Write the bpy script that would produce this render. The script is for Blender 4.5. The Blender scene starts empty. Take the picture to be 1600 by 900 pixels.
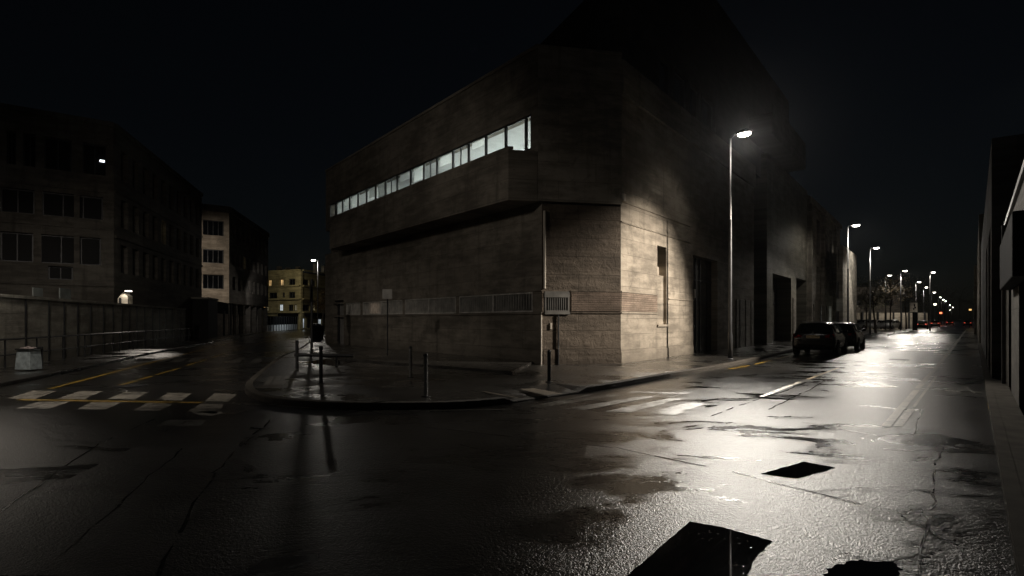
import bpy, bmesh, math, random
from mathutils import Vector, Matrix
R = math.radians
random.seed(7)
scene = bpy.context.scene
COL = scene.collection

# ------------------------------------------------------------------ camera model of the place (metres)
FPX, EYE, CXP, HYP = 900.0, 1.6, 800.0, 500.0
def G(u, v, z=0.0):
    D = FPX * (EYE - z) / (v - HYP)
    return Vector(((u - CXP) / FPX * D, D, z))
def at_depth(u, D, z=0.0):
    return Vector(((u - CXP) / FPX * D, D, z))
def zpix(v, D):
    return EYE + (HYP - v) / FPX * D

# ------------------------------------------------------------------ object helpers
def wloc(o):
    p = Vector((0, 0, 0))
    while o is not None:
        p += o.location; o = o.parent
    return p
def tag(o, label=None, cat=None, group=None, kind=None):
    if label: o['label'] = label
    if cat: o['category'] = cat
    if group: o['group'] = group
    if kind: o['kind'] = kind
    return o
def thing(name, label, cat, loc=(0, 0, 0), group=None):
    o = bpy.data.objects.new(name, None); COL.objects.link(o)
    o.location = loc; o.empty_display_size = 0.3
    return tag(o, label, cat, group)
def kids(o):
    return [c for c in bpy.data.objects if c.parent == o]
def dup(root, loc, rz=0.0, label=None, scale=None):
    r = root.copy(); COL.objects.link(r); r.location = loc; r.rotation_euler = (0, 0, rz)
    if label: r['label'] = label
    if scale: r.scale = scale
    for ch in kids(root):
        c = ch.copy(); COL.objects.link(c); c.parent = r
        for g in kids(ch):
            d = g.copy(); COL.objects.link(d); d.parent = c
    return r

class Fr:
    """wall frame: s along the wall, t outwards, z up"""
    def __init__(self, O, d, n=None):
        self.O = Vector((O[0], O[1])); self.d = Vector((d[0], d[1])).normalized()
        self.n = Vector((self.d.y, -self.d.x)) if n is None else Vector((n[0], n[1])).normalized()
    def pt(self, s, t, z):
        p = self.O + self.d * s + self.n * t
        return Vector((p.x, p.y, z))
    def s_at(self, u, t=0.0):
        k = (u - CXP) / FPX; o = self.O + self.n * t
        return (k * o.y - o.x) / (self.d.x - k * self.d.y)
    def D(self, s, t=0.0):
        return (self.O + self.d * s + self.n * t).y
    def z_at(self, u, v, t=0.0):
        return zpix(v, self.D(self.s_at(u, t), t))
WORLD = Fr((0, 0), (1, 0), (0, 1))

class MB:
    def __init__(self): self.v = []; self.f = []; self.m = []
    def add(self, vs, fs, mi=0):
        b = len(self.v); self.v += [Vector(p) for p in vs]
        for f in fs: self.f.append([b + i for i in f]); self.m.append(mi)
    def box(self, F, s0, s1, t0, t1, z0, z1, mi=0):
        P = [F.pt(s, t, z) for z in (z0, z1) for (s, t) in ((s0, t0), (s1, t0), (s1, t1), (s0, t1))]
        self.add(P, [(0, 3, 2, 1), (4, 5, 6, 7), (0, 1, 5, 4), (1, 2, 6, 5), (2, 3, 7, 6), (3, 0, 4, 7)], mi)
    def prism(self, xy, z0, z1, mi=0):
        n = len(xy)
        zz0 = z0 if hasattr(z0, '__len__') else [z0] * n
        zz1 = z1 if hasattr(z1, '__len__') else [z1] * n
        P = [Vector((p[0], p[1], zz0[i])) for i, p in enumerate(xy)] + [Vector((p[0], p[1], zz1[i])) for i, p in enumerate(xy)]
        F = [tuple(range(n - 1, -1, -1)), tuple(range(n, 2 * n))]
        F += [(i, (i + 1) % n, n + (i + 1) % n, n + i) for i in range(n)]
        self.add(P, F, mi)
    def poly(self, pts, mi=0):
        self.add(pts, [tuple(range(len(pts)))], mi)
    def tube(self, pts, r, n=10, mi=0, caps=True):
        pts = [Vector(p) for p in pts]
        rr = r if hasattr(r, '__len__') else [r] * len(pts)
        rings = []
        up = Vector((0, 0, 1))
        for i, p in enumerate(pts):
            a = pts[max(i - 1, 0)]; b = pts[min(i + 1, len(pts) - 1)]
            t = (b - a).normalized()
            x = t.cross(up) if abs(t.z) < 0.95 else t.cross(Vector((1, 0, 0)))
            x.normalize(); y = t.cross(x).normalized()
            rings.append([p + (x * math.cos(2 * math.pi * k / n) + y * math.sin(2 * math.pi * k / n)) * rr[i] for k in range(n)])
        P = [q for ring in rings for q in ring]
        F = []
        for i in range(len(pts) - 1):
            for k in range(n):
                F.append((i * n + k, i * n + (k + 1) % n, (i + 1) * n + (k + 1) % n, (i + 1) * n + k))
        if caps:
            F.append(tuple(range(n - 1, -1, -1))); F.append(tuple(range((len(pts) - 1) * n, len(pts) * n)))
        self.add(P, F, mi)
    def lathe(self, prof, c, n=16, mi=0, axis='z'):
        P = []
        for (r, z) in prof:
            for k in range(n):
                a = 2 * math.pi * k / n
                if axis == 'z': P.append(Vector((c[0] + r * math.cos(a), c[1] + r * math.sin(a), c[2] + z)))
                else: P.append(Vector((c[0] + r * math.cos(a), c[1] + z, c[2] + r * math.sin(a))))
        F = []
        m = len(prof)
        for i in range(m - 1):
            for k in range(n):
                F.append((i * n + k, i * n + (k + 1) % n, (i + 1) * n + (k + 1) % n, (i + 1) * n + k))
        F.append(tuple(range(n))); F.append(tuple(range((m - 1) * n, m * n)))
        self.add(P, F, mi)
    def wall(self, F, s0, s1, z0, z1, t, depth, ops, mi=0):
        """slab with its outer face at t, going back by depth, with rectangular openings (s0,s1,z0,z1)"""
        ops = [(max(a, s0), min(b, s1), max(c, z0), min(d, z1)) for a, b, c, d in ops]
        S = sorted(set([round(x, 4) for x in [s0, s1] + [x for o in ops for x in o[:2]]]))
        Z = sorted(set([round(x, 4) for x in [z0, z1] + [x for o in ops for x in o[2:]]]))
        def solid(i, j):
            if i < 0 or j < 0 or i >= len(S) - 1 or j >= len(Z) - 1: return False
            a = (S[i] + S[i + 1]) / 2; b = (Z[j] + Z[j + 1]) / 2
            return not any(o[0] < a < o[1] and o[2] < b < o[3] for o in ops)
        t2 = t - depth
        for i in range(len(S) - 1):
            for j in range(len(Z) - 1):
                if not solid(i, j): continue
                a, b, c, d = S[i], S[i + 1], Z[j], Z[j + 1]
                self.add([F.pt(a, t, c), F.pt(b, t, c), F.pt(b, t, d), F.pt(a, t, d)], [(0, 1, 2, 3)], mi)
                self.add([F.pt(a, t2, c), F.pt(b, t2, c), F.pt(b, t2, d), F.pt(a, t2, d)], [(3, 2, 1, 0)], mi)
                if not solid(i - 1, j): self.add([F.pt(a, t, c), F.pt(a, t2, c), F.pt(a, t2, d), F.pt(a, t, d)], [(0, 1, 2, 3)], mi)
                if not solid(i + 1, j): self.add([F.pt(b, t, c), F.pt(b, t2, c), F.pt(b, t2, d), F.pt(b, t, d)], [(3, 2, 1, 0)], mi)
                if not solid(i, j - 1): self.add([F.pt(a, t, c), F.pt(b, t, c), F.pt(b, t2, c), F.pt(a, t2, c)], [(0, 1, 2, 3)], mi)
                if not solid(i, j + 1): self.add([F.pt(a, t, d), F.pt(b, t, d), F.pt(b, t2, d), F.pt(a, t2, d)], [(3, 2, 1, 0)], mi)
    def build(self, name, mat, parent=None, smooth=False, fix=True, loc=None):
        me = bpy.data.meshes.new(name)
        off = wloc(parent) if parent is not None else Vector(loc if loc else (0, 0, 0))
        me.from_pydata([tuple(p - off) for p in self.v], [], self.f)
        for m in (mat if isinstance(mat, (list, tuple)) else [mat]): me.materials.append(m)
        for p, mi in zip(me.polygons, self.m): p.material_index = mi; p.use_smooth = smooth
        if fix:
            bm = bmesh.new(); bm.from_mesh(me)
            bmesh.ops.remove_doubles(bm, verts=bm.verts, dist=1e-5)
            bmesh.ops.recalc_face_normals(bm, faces=bm.faces)
            bm.to_mesh(me); bm.free()
        me.update()
        o = bpy.data.objects.new(name, me); COL.objects.link(o)
        if parent is not None: o.parent = parent
        else: o.location = off
        return o
def bevel(o, w=0.01, seg=2):
    m = o.modifiers.new('bevel', 'BEVEL'); m.width = w; m.segments = seg; m.limit_method = 'ANGLE'; m.angle_limit = R(40)
    return o

# ------------------------------------------------------------------ materials
class NT:
    def __init__(self, name):
        self.mat = bpy.data.materials.new(name); self.mat.use_nodes = True
        self.t = self.mat.node_tree; self.t.nodes.clear()
        self.out = self.n('ShaderNodeOutputMaterial'); self.b = self.n('ShaderNodeBsdfPrincipled')
        self.l(self.b.outputs[0], self.out.inputs[0])
    def n(self, typ, **kw):
        x = self.t.nodes.new(typ)
        for k, v in kw.items(): setattr(x, k, v)
        return x
    def l(self, a, b): self.t.links.new(a, b)
    def val(self, sock, v):
        if hasattr(v, 'is_linked') or isinstance(v, bpy.types.NodeSocket): self.l(v, sock)
        else: sock.default_value = v
    def math(self, op, a, b=0.0, clamp=False):
        x = self.n('ShaderNodeMath', operation=op); x.use_clamp = clamp
        self.val(x.inputs[0], a); self.val(x.inputs[1], b); return x.outputs[0]
    def mix(self, f, a, b):
        x = self.n('ShaderNodeMix', data_type='RGBA'); self.val(x.inputs[0], f)
        for s, v in ((x.inputs[6], a), (x.inputs[7], b)):
            if isinstance(v, bpy.types.NodeSocket): self.l(v, s)
            else: s.default_value = (*v, 1) if len(v) == 3 else v
        return x.outputs[2]
    def fmix(self, f, a, b):
        x = self.n('ShaderNodeMix', data_type='FLOAT'); self.val(x.inputs[0], f); self.val(x.inputs[2], a); self.val(x.inputs[3], b); return x.outputs[0]
    def noise(self, vec, scale, detail=4, rough=0.55, dist=0.0):
        x = self.n('ShaderNodeTexNoise'); self.l(vec, x.inputs['Vector'])
        x.inputs['Scale'].default_value = scale; x.inputs['Detail'].default_value = detail
        x.inputs['Roughness'].default_value = rough; x.inputs['Distortion'].default_value = dist
        return x.outputs['Fac']
    def ramp(self, f, a, b, lo=0.0, hi=1.0):
        x = self.n('ShaderNodeMapRange'); x.interpolation_type = 'SMOOTHSTEP'
        self.l(f, x.inputs[0]); x.inputs[1].default_value = a; x.inputs[2].default_value = b
        x.inputs[3].default_value = lo; x.inputs[4].default_value = hi; return x.outputs[0]
    def pos(self): return self.n('ShaderNodeNewGeometry').outputs['Position']
    def vmul(self, v, s):
        x = self.n('ShaderNodeVectorMath', operation='MULTIPLY'); self.l(v, x.inputs[0]); x.inputs[1].default_value = s; return x.outputs[0]
    def vadd(self, v, s):
        x = self.n('ShaderNodeVectorMath', operation='ADD'); self.l(v, x.inputs[0]); x.inputs[1].default_value = s; return x.outputs[0]
    def sz(self, d):
        """(along wall, height, 0) coordinates in metres"""
        p = self.pos()
        x = self.n('ShaderNodeVectorMath', operation='DOT_PRODUCT'); self.l(p, x.inputs[0]); x.inputs[1].default_value = (d[0], d[1], 0)
        s = self.n('ShaderNodeSeparateXYZ'); self.l(p, s.inputs[0])
        c = self.n('ShaderNodeCombineXYZ'); self.l(x.outputs['Value'], c.inputs[0]); self.l(s.outputs[2], c.inputs[1])
        return c.outputs[0], x.outputs['Value'], s.outputs[2]
    def bump(self, h, strength, dist=0.02, nrm=None):
        x = self.n('ShaderNodeBump'); x.inputs['Strength'].default_value = strength; x.inputs['Distance'].default_value = dist
        self.l(h, x.inputs['Height'])
        if nrm: self.l(nrm, x.inputs['Normal'])
        return x.outputs[0]
    def wet_surface(self, c, rough, nb, ior):
        df = self.n('ShaderNodeBsdfDiffuse'); gl = self.n('ShaderNodeBsdfAnisotropic'); gl.distribution = 'BECKMANN'; fr = self.n('ShaderNodeFresnel'); mx = self.n('ShaderNodeMixShader')
        self.l(c, df.inputs['Color']); self.l(nb, df.inputs['Normal']); self.l(nb, gl.inputs['Normal']); self.l(rough, gl.inputs['Roughness']); self.l(nb, fr.inputs['Normal']); fr.inputs['IOR'].default_value = ior
        gl.inputs['Color'].default_value = (.95, .95, .95, 1)
        self.l(fr.outputs[0], mx.inputs[0]); self.l(df.outputs[0], mx.inputs[1]); self.l(gl.outputs[0], mx.inputs[2]); self.l(mx.outputs[0], self.out.inputs[0])
        self.t.nodes.remove(self.b); return self.mat
    def set(self, **kw):
        for k, v in kw.items():
            s = self.b.inputs[k]
            if isinstance(v, bpy.types.NodeSocket): self.l(v, s)
            elif hasattr(v, '__len__') and len(v) == 3: s.default_value = (*v, 1)
            else: s.default_value = v
        return self.mat

def concrete(name, col, d, seed=0.0, lift=0.62, joint=2.4, bumps=0.5, stain=0.6, coarse=0.0, rough=0.85, joint_dark=0.45):
    """board-marked concrete: pour lifts, panel joints, water streaks, pits"""
    m = NT(name); v, s, z = m.sz(d); v = m.vadd(v, (seed, 0, seed))
    big = m.noise(v, 0.45, 5, 0.6)
    med = m.noise(m.vmul(v, (0.5, 2.2, 1)), 1.6, 6, 0.65)
    streak = m.noise(m.vmul(v, (2.6, 0.22, 1)), 1.0, 5, 0.6)
    fine = m.noise(v, 26, 5, 0.7)
    br = m.n('ShaderNodeTexBrick'); m.l(v, br.inputs['Vector'])
    br.offset = 0.5; br.inputs['Scale'].default_value = 1.0; br.inputs['Mortar Size'].default_value = 0.009
    br.inputs['Mortar Smooth'].default_value = 0.5; br.inputs['Brick Width'].default_value = joint; br.inputs['Row Height'].default_value = lift
    br.inputs['Color1'].default_value = (0.35, 0.35, 0.35, 1); br.inputs['Color2'].default_value = (0.65, 0.65, 0.65, 1); br.inputs['Mortar'].default_value = (0.5, 0.5, 0.5, 1)
    boards = m.noise(m.vmul(v, (0.12, 9.0, 1)), 1.0, 2, 0.5)
    vo = m.n('ShaderNodeTexVoronoi'); m.l(v, vo.inputs['Vector']); vo.inputs['Scale'].default_value = 5.5
    pits = m.ramp(vo.outputs['Distance'], 0.05, 0.11, 1, 0)
    lo = tuple(c * 0.42 for c in col); hi = tuple(min(1, c * 1.22) for c in col)
    f = m.math('ADD', m.math('MULTIPLY', big, 0.5), m.math('MULTIPLY', med, 0.5))
    c = m.mix(m.ramp(f, 0.38, 0.62), tuple(x * 0.55 for x in col), hi)
    blot = m.noise(v, 1.9, 7, 0.7, 0.6)
    c = m.mix(m.ramp(blot, 0.52, 0.68, 0, .55), c, lo)
    c = m.mix(m.ramp(blot, 0.40, 0.28, 0, .45), c, tuple(min(1, x * 1.45) for x in col))
    c = m.mix(m.math('MULTIPLY', m.ramp(streak, 0.52, 0.74), stain), c, lo)
    brs = m.n('ShaderNodeSeparateColor'); m.l(br.outputs['Color'], brs.inputs[0])
    c = m.mix(m.math('MULTIPLY', m.math('SUBTRACT', 0.65, brs.outputs[0]), 0.9), c, lo)
    c = m.mix(m.math('MULTIPLY', br.outputs['Fac'], joint_dark), c, tuple(x * 0.3 for x in col))
    c = m.mix(m.math('MULTIPLY', pits, 0.5), c, tuple(x * 0.3 for x in col))
    # base splash zone, grime with a ragged edge
    zz = m.math('ADD', z, m.math('MULTIPLY', big, -0.9))
    c = m.mix(m.ramp(zz, -0.35, 0.35, 0.55, 0.0), c, lo)
    h = m.math('ADD', m.math('MULTIPLY', fine, 0.55), m.math('ADD', m.math('MULTIPLY', boards, 0.5), m.math('MULTIPLY', m.noise(v, 7, 4, .6), .5)))
    h = m.math('SUBTRACT', h, m.math('MULTIPLY', br.outputs['Fac'], 0.8))
    h = m.math('SUBTRACT', h, m.math('MULTIPLY', pits, 0.5))
    if coarse > 0:
        h = m.math('ADD', h, m.math('MULTIPLY', m.noise(v, 4.5, 4, 0.6, 0.8), coarse * 2.0))
    return m.set(**{'Base Color': c, 'Roughness': rough, 'Normal': m.bump(h, min(1, bumps * 1.3), 0.04), 'Specular IOR Level': 0.22})

def simple(name, col, rough=0.6, metal=0.0, var=0.25, scale=3.0, bumps=0.0, spec=0.5, bscale=40, coat=0.0):
    m = NT(name); p = m.pos(); n = m.noise(p, scale, 5, 0.6)
    c = m.mix(m.ramp(n, 0.3, 0.7), tuple(x * (1 - var) for x in col), tuple(min(1, x * (1 + var)) for x in col))
    kw = {'Base Color': c, 'Roughness': m.fmix(n, rough * 0.85, min(1, rough * 1.15)), 'Metallic': metal, 'Specular IOR Level': spec, 'Coat Weight': coat}
    if bumps: kw['Normal'] = m.bump(m.noise(p, bscale, 4), bumps, 0.01)
    return m.set(**kw)
def emit(name, col, st, base=(0.8, 0.8, 0.8), var=0.0):
    m = NT(name); kw = {'Base Color': base, 'Emission Strength': st, 'Roughness': 0.3}
    if var:
        n = m.noise(m.pos(), 1.2, 3); kw['Emission Color'] = m.mix(m.ramp(n, 0.35, 0.65), tuple(x * (1 - var) for x in col), col)
    else: kw['Emission Color'] = col
    m.set(**kw); m.mat.cycles.emission_sampling = 'NONE'; return m.mat

def asphalt(name, base=0.02, paint=None, wear=0.45, dryer=0.0, seed=0.0):
    m = NT(name); p = m.vadd(m.pos(), (seed, seed * 0.7, 0))
    patch = m.noise(m.vmul(p, (0.7, 1.3, 1)), 0.8, 6, 0.64, 0.7)     # where water stands
    patch2 = m.noise(p, 0.14, 4, 0.55)
    film = m.math('ADD', m.math('MULTIPLY', patch, 0.65), m.math('MULTIPLY', patch2, 0.35))
    wet = m.ramp(film, 0.49, 0.57)                                     # 1 = smooth water film
    wet = m.math('MULTIPLY', wet, 1.0 - dryer)
    aggregate = m.noise(p, 48, 2, 0.5)
    grit = m.noise(p, 26, 1, 0.5)
    vo = m.n('ShaderNodeTexVoronoi'); m.l(p, vo.inputs['Vector']); vo.inputs['Scale'].default_value = 85
    wave = m.noise(p, 2.6, 3, 0.5)
    tone = m.noise(p, 0.8, 5, 0.6)
    c = m.mix(m.ramp(tone, 0.3, 0.7), (base * 0.7, base * 0.68, base * 0.65), (base * 1.5, base * 1.47, base * 1.4))
    c = m.mix(m.math('MULTIPLY', m.ramp(aggregate, 0.55, 0.75), 0.4), c, (base * 3, base * 2.9, base * 2.7))
    c = m.mix(m.math('MULTIPLY', wet, 0.5), c, (base * 0.5, base * 0.5, base * 0.5))
    rough = m.fmix(wet, 0.37, 0.25)
    hk = m.math('ADD', m.math('MULTIPLY', grit, 0.8), m.math('ADD', m.math('MULTIPLY', aggregate, 0.5), m.math('MULTIPLY', vo.outputs['Distance'], 0.5)))
    hk = m.math('MULTIPLY', hk, m.fmix(wet, 1.0, 0.42))
    nb = m.bump(hk, 0.6, 0.0095)
    nb = m.bump(m.math('ADD', wave, m.math('MULTIPLY', patch, 2.0)), 0.07, 0.05, nb)
    if paint:
        pw = m.noise(p, 7, 6, 0.75); cr = m.noise(p, 1.3, 4, 0.6)
        keep = m.ramp(m.math('ADD', m.math('MULTIPLY', pw, 0.6), m.math('MULTIPLY', cr, 0.4)), wear - 0.05, wear + 0.09)
        c = m.mix(m.math('MULTIPLY', keep, 0.9), c, paint)
        rough = m.fmix(keep, rough, 0.5)
    return m.wet_surface(c, rough, nb, 1.38)

def paving(name, d, base=0.045):
    m = NT(name); p = m.pos()
    v, s, z = m.sz(d)
    x = m.n('ShaderNodeVectorMath', operation='DOT_PRODUCT'); m.l(p, x.inputs[0]); x.inputs[1].default_value = (d[1], -d[0], 0)
    cmb = m.n('ShaderNodeCombineXYZ'); m.l(s, cmb.inputs[0]); m.l(x.outputs['Value'], cmb.inputs[1])
    wet = m.ramp(m.noise(p, 0.6, 5, 0.6), 0.46, 0.58)
    tone = m.noise(p, 1.3, 5, 0.6); fine = m.noise(p, 55, 3, 0.6)
    c = m.mix(m.ramp(tone, 0.3, 0.7), (base * 0.75, base * 0.71, base * 0.66), (base * 1.35, base * 1.28, base * 1.18))
    c = m.mix(m.math('MULTIPLY', wet, 0.5), c, (base * 0.5,) * 3)
    h = m.math('ADD', m.math('MULTIPLY', fine, m.fmix(wet, 1.0, 0.25)), m.math('MULTIPLY', m.noise(p, 3, 3), 1.2))
    return m.wet_surface(c, m.fmix(wet, 0.50, 0.25), m.bump(h, 0.6, 0.014), 1.3)

dL = Vector(((115 - 800) / 900, 1)).normalized(); dR = Vector((0.75, 1)).normalized()
A = G(848, 570, 0.12); B = G(970, 568, 0.12)
FL = Fr(A, dL, (-dL.y, dL.x)); FC = Fr(A, (B - A).xy); FR = Fr(B, dR)
assert FL.n.y < 0 and FC.n.y < 0 and FR.n.x > 0

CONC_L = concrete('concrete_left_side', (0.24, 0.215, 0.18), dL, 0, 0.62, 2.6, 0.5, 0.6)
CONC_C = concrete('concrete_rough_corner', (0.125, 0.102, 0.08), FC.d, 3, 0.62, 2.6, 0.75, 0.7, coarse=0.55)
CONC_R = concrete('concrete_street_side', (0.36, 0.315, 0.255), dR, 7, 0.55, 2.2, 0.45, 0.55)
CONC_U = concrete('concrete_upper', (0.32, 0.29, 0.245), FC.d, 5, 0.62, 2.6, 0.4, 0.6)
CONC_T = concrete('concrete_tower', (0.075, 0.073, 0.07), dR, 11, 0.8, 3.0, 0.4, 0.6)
CONC_P = concrete('concrete_perimeter', (0.40, 0.38, 0.33), (-0.3, 0.954), 17, 0.9, 60.0, 0.5, 0.9)
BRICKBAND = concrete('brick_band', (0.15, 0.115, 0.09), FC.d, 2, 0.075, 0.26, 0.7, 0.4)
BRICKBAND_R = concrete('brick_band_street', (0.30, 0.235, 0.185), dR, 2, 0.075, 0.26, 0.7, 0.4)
PLASTER_D = concrete('dark_plaster', (0.19, 0.172, 0.148), (0.8, 0.6), 23, 3.4, 40, 0.25, 0.85)
PLASTER_B = concrete('beige_plaster', (0.50, 0.42, 0.33), (0.8, 0.6), 29, 3.2, 40, 0.2, 0.5)
PLASTER_Y = concrete('ochre_plaster', (0.50, 0.43, 0.24), (1, 0), 31, 3.2, 40, 0.2, 0.4)
PLASTER_G = concrete('grey_plaster', (0.34, 0.31, 0.26), dR, 37, 3.4, 30, 0.3, 0.8)
PLASTER_W = concrete('white_plaster', (0.62, 0.57, 0.48), dR, 41, 3.2, 40, 0.2, 0.4)
CONC_RT = concrete('concrete_right_wall', (0.085, 0.078, 0.068), (0.62, 0.78), 43, 0.9, 2.8, 0.5, 0.8)
ASPH = asphalt('wet_asphalt', 0.022)
ASPH_N = asphalt('patched_asphalt', 0.032, dryer=0.35, seed=9)
TAR = NT('tar_seam'); TAR = TAR.wet_surface(TAR.mix(0.5, (.006, .006, .006), (.007, .007, .007)), TAR.fmix(TAR.noise(TAR.pos(), 3), .18, .34), TAR.bump(TAR.noise(TAR.pos(), 30), .6, .01), 1.35)
WHITE_P = asphalt('worn_white_paint', 0.012, (0.54, 0.50, 0.43), 0.44)
FAINT_P = asphalt('faded_white_paint', 0.012, (0.21, 0.20, 0.175), 0.45, seed=4)
YEL_P = asphalt('worn_yellow_paint', 0.012, (0.60, 0.38, 0.06), 0.42, seed=2)
PAVE = paving('wet_pavement', dR, 0.040)
KERB = concrete('kerb_stone', (0.085, 0.076, 0.064), dR, 3, 5.0, 1.0, 0.4, 0.3, rough=0.75)
KERB_D = simple('dirty_kerb', (.05, .046, .04), .9, spec=.03, bumps=.4)
GROUND = simple('bare_ground', (0.03, 0.028, 0.025), 0.8, scale=0.2)
WATER = NT('puddle_water')
_p = WATER.pos(); _isl = WATER.ramp(WATER.math('ADD', WATER.math('MULTIPLY', WATER.noise(_p, 32, 2, 0.5), .5), WATER.math('MULTIPLY', WATER.noise(_p, 1.7, 3), .5)), 0.63, 0.66)
_h = WATER.math('MULTIPLY', WATER.noise(_p, 45, 3), _isl)
WATER = WATER.wet_surface(WATER.mix(_isl, (0.004, 0.004, 0.005), (0.012, 0.012, 0.011)), WATER.fmix(_isl, 0.035, 0.22), WATER.bump(_h, 0.7, 0.014), 1.33)
STEEL = simple('painted_dark_steel', (0.035, 0.036, 0.038), 0.4, 0.3, bumps=0.05)
GALV = simple('galvanised_steel', (0.42, 0.42, 0.42), 0.38, 0.75, var=0.15)
POLE = simple('grey_lamp_pole', (0.30, 0.30, 0.30), 0.42, 0.6, var=0.15)
ALU = simple('aluminium_frame', (0.09, 0.09, 0.09), 0.45, 0.5)
ALU_L = simple('light_louvre_frame', (0.62, 0.60, 0.56), 0.5, 0.3)
GLASS_D = simple('dark_window_glass', (0.008, 0.009, 0.011), 0.08, spec=0.6, scale=0.5)
GLASS_M = simple('dusty_window_glass', (0.02, 0.021, 0.023), 0.22, spec=0.6, scale=0.8)
DOOR_D = concrete('weathered_steel_door', (0.13, 0.122, 0.108), dR, 19, 0.9, 0.62, 0.35, 0.9, rough=0.5)
DOOR_L = concrete('pale_steel_cladding', (0.33, 0.30, 0.255), dR, 21, 1.3, 0.42, 0.3, 0.7, rough=0.5)
DARK = simple('dark_roof_and_shade', (0.02, 0.02, 0.02), 0.8)  # near-black colour: shade painted into niche and gap, plain dark on roofs
BLACKP = simple('black_panel', (0.006, 0.006, 0.0065), 0.85, spec=.06)
ROOM = simple('white_room_paint', (0.76, 0.77, 0.76), 0.8, var=0.06)
PIPE = simple('pale_downpipe', (0.55, 0.50, 0.43), 0.5, var=0.1)
GLASS_Q = simple('grimy_window_glass', (0.009, 0.009, 0.009), 0.6, spec=0.25)
LAMP_E = emit('lamp_lens_glow', (1.0, 0.93, 0.82), 22)
LAMP_F = emit('far_lamp_glow', (1.0, 0.95, 0.88), 160)
TUBE_E = emit('ceiling_tube_glow', (0.96, 1.0, 0.98), 30)
WIN_WARM = emit('warm_lit_window', (1.0, 0.62, 0.24), 0.9, var=0.7)
WIN_COLD = emit('cold_lit_window', (0.85, 0.95, 1.0), 0.75, var=0.6)
WIN_DIM = emit('dim_lit_window', (0.9, 0.75, 0.4), 0.18, var=0.6)
WIN_PINK = emit('lit_blind_window', (1.0, 0.72, 0.52), 0.22, var=0.3)
SHOP = emit('lit_shop_front', (0.9, 1.0, 1.0), 0.7, var=0.4)

# clear glass that lets the lit room show
GLASS_C = bpy.data.materials.new('clear_window_glass'); GLASS_C.use_nodes = True
_t = GLASS_C.node_tree; _t.nodes.clear()
_o = _t.nodes.new('ShaderNodeOutputMaterial'); _mx = _t.nodes.new('ShaderNodeMixShader'); _tr = _t.nodes.new('ShaderNodeBsdfTransparent'); _gl = _t.nodes.new('ShaderNodeBsdfGlossy')
_tr.inputs[0].default_value = (0.88, 0.9, 0.89, 1); _gl.inputs['Roughness'].default_value = 0.03; _mx.inputs[0].default_value = 0.06
_t.links.new(_tr.outputs[0], _mx.inputs[1]); _t.links.new(_gl.outputs[0], _mx.inputs[2]); _t.links.new(_mx.outputs[0], _o.inputs[0])

def window(F, s0, s1, z0, z1, t, root, pane=GLASS_D, frame=ALU, mull=1, trans=0, bar=0.05, name='window', sill=None):
    mb = MB(); mb.box(F, s0 + bar * 0.5, s1 - bar * 0.5, t - 0.012, t, z0 + bar * 0.5, z1 - bar * 0.5)
    w = mb.build(name, pane, root)
    fb = MB(); a, b = t + 0.002, t + 0.05
    fb.box(F, s0, s0 + bar, a, b, z0, z1); fb.box(F, s1 - bar, s1, a, b, z0, z1)
    fb.box(F, s0 + bar, s1 - bar, a, b, z0, z0 + bar); fb.box(F, s0 + bar, s1 - bar, a, b, z1 - bar, z1)
    for k in range(1, mull + 1):
        x = s0 + (s1 - s0) * k / (mull + 1); fb.box(F, x - bar * .4, x + bar * .4, a, b - 0.004, z0 + bar, z1 - bar)
    for k in range(1, trans + 1):
        x = z0 + (z1 - z0) * k / (trans + 1); fb.box(F, s0 + bar, s1 - bar, a, b - 0.008, x - bar * .3, x + bar * .3)
    fb.build('frame', frame, w)
    return w
def poly_thing(name, pts, mat, kind='structure', dz=0.0):
    mb = MB(); mb.poly([Vector((p[0], p[1], p[2] + dz)) for p in pts])
    o = mb.build(name, mat, fix=False)
    me = o.data
    if me.polygons[0].normal.z < 0: me.flip_normals()
    o['kind'] = kind
    return o

# ================================================================== GROUND, ROADS, PAVEMENTS
mb = MB(); mb.poly([(-900, -300, -0.03), (900, -300, -0.03), (900, 1500, -0.03), (-900, 1500, -0.03)])
tag(mb.build('ground', GROUND), kind='structure')
mb = MB(); mb.poly([(-70, -40, 0), (260, -40, 0), (560, 620, 0), (300, 620, 0), (40, 110, 0), (-70, 130, 0)])
tag(mb.build('road', ASPH), kind='structure')

def offset_line(pts, d):
    out = []
    for i, p in enumerate(pts):
        a = pts[max(i - 1, 0)]; b = pts[min(i + 1, len(pts) - 1)]
        t = (Vector(b) - Vector(a)).xy.normalized(); n = Vector((-t.y, t.x))
        out.append(Vector((p[0] + n.x * d, p[1] + n.y * d)))
    return out
def smooth_line(pts, n=4):
    pts = [Vector(p).xy for p in pts]; out = []
    for i in range(len(pts) - 1):
        p0 = pts[max(i - 1, 0)]; p1 = pts[i]; p2 = pts[i + 1]; p3 = pts[min(i + 2, len(pts) - 1)]
        for k in range(n):
            t = k / n
            out.append(0.5 * ((2 * p1) + (p2 - p0) * t + (2 * p0 - 5 * p1 + 4 * p2 - p3) * t * t + (3 * p1 - p0 - 3 * p2 + p3) * t ** 3))
    out.append(pts[-1]); return out
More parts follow.
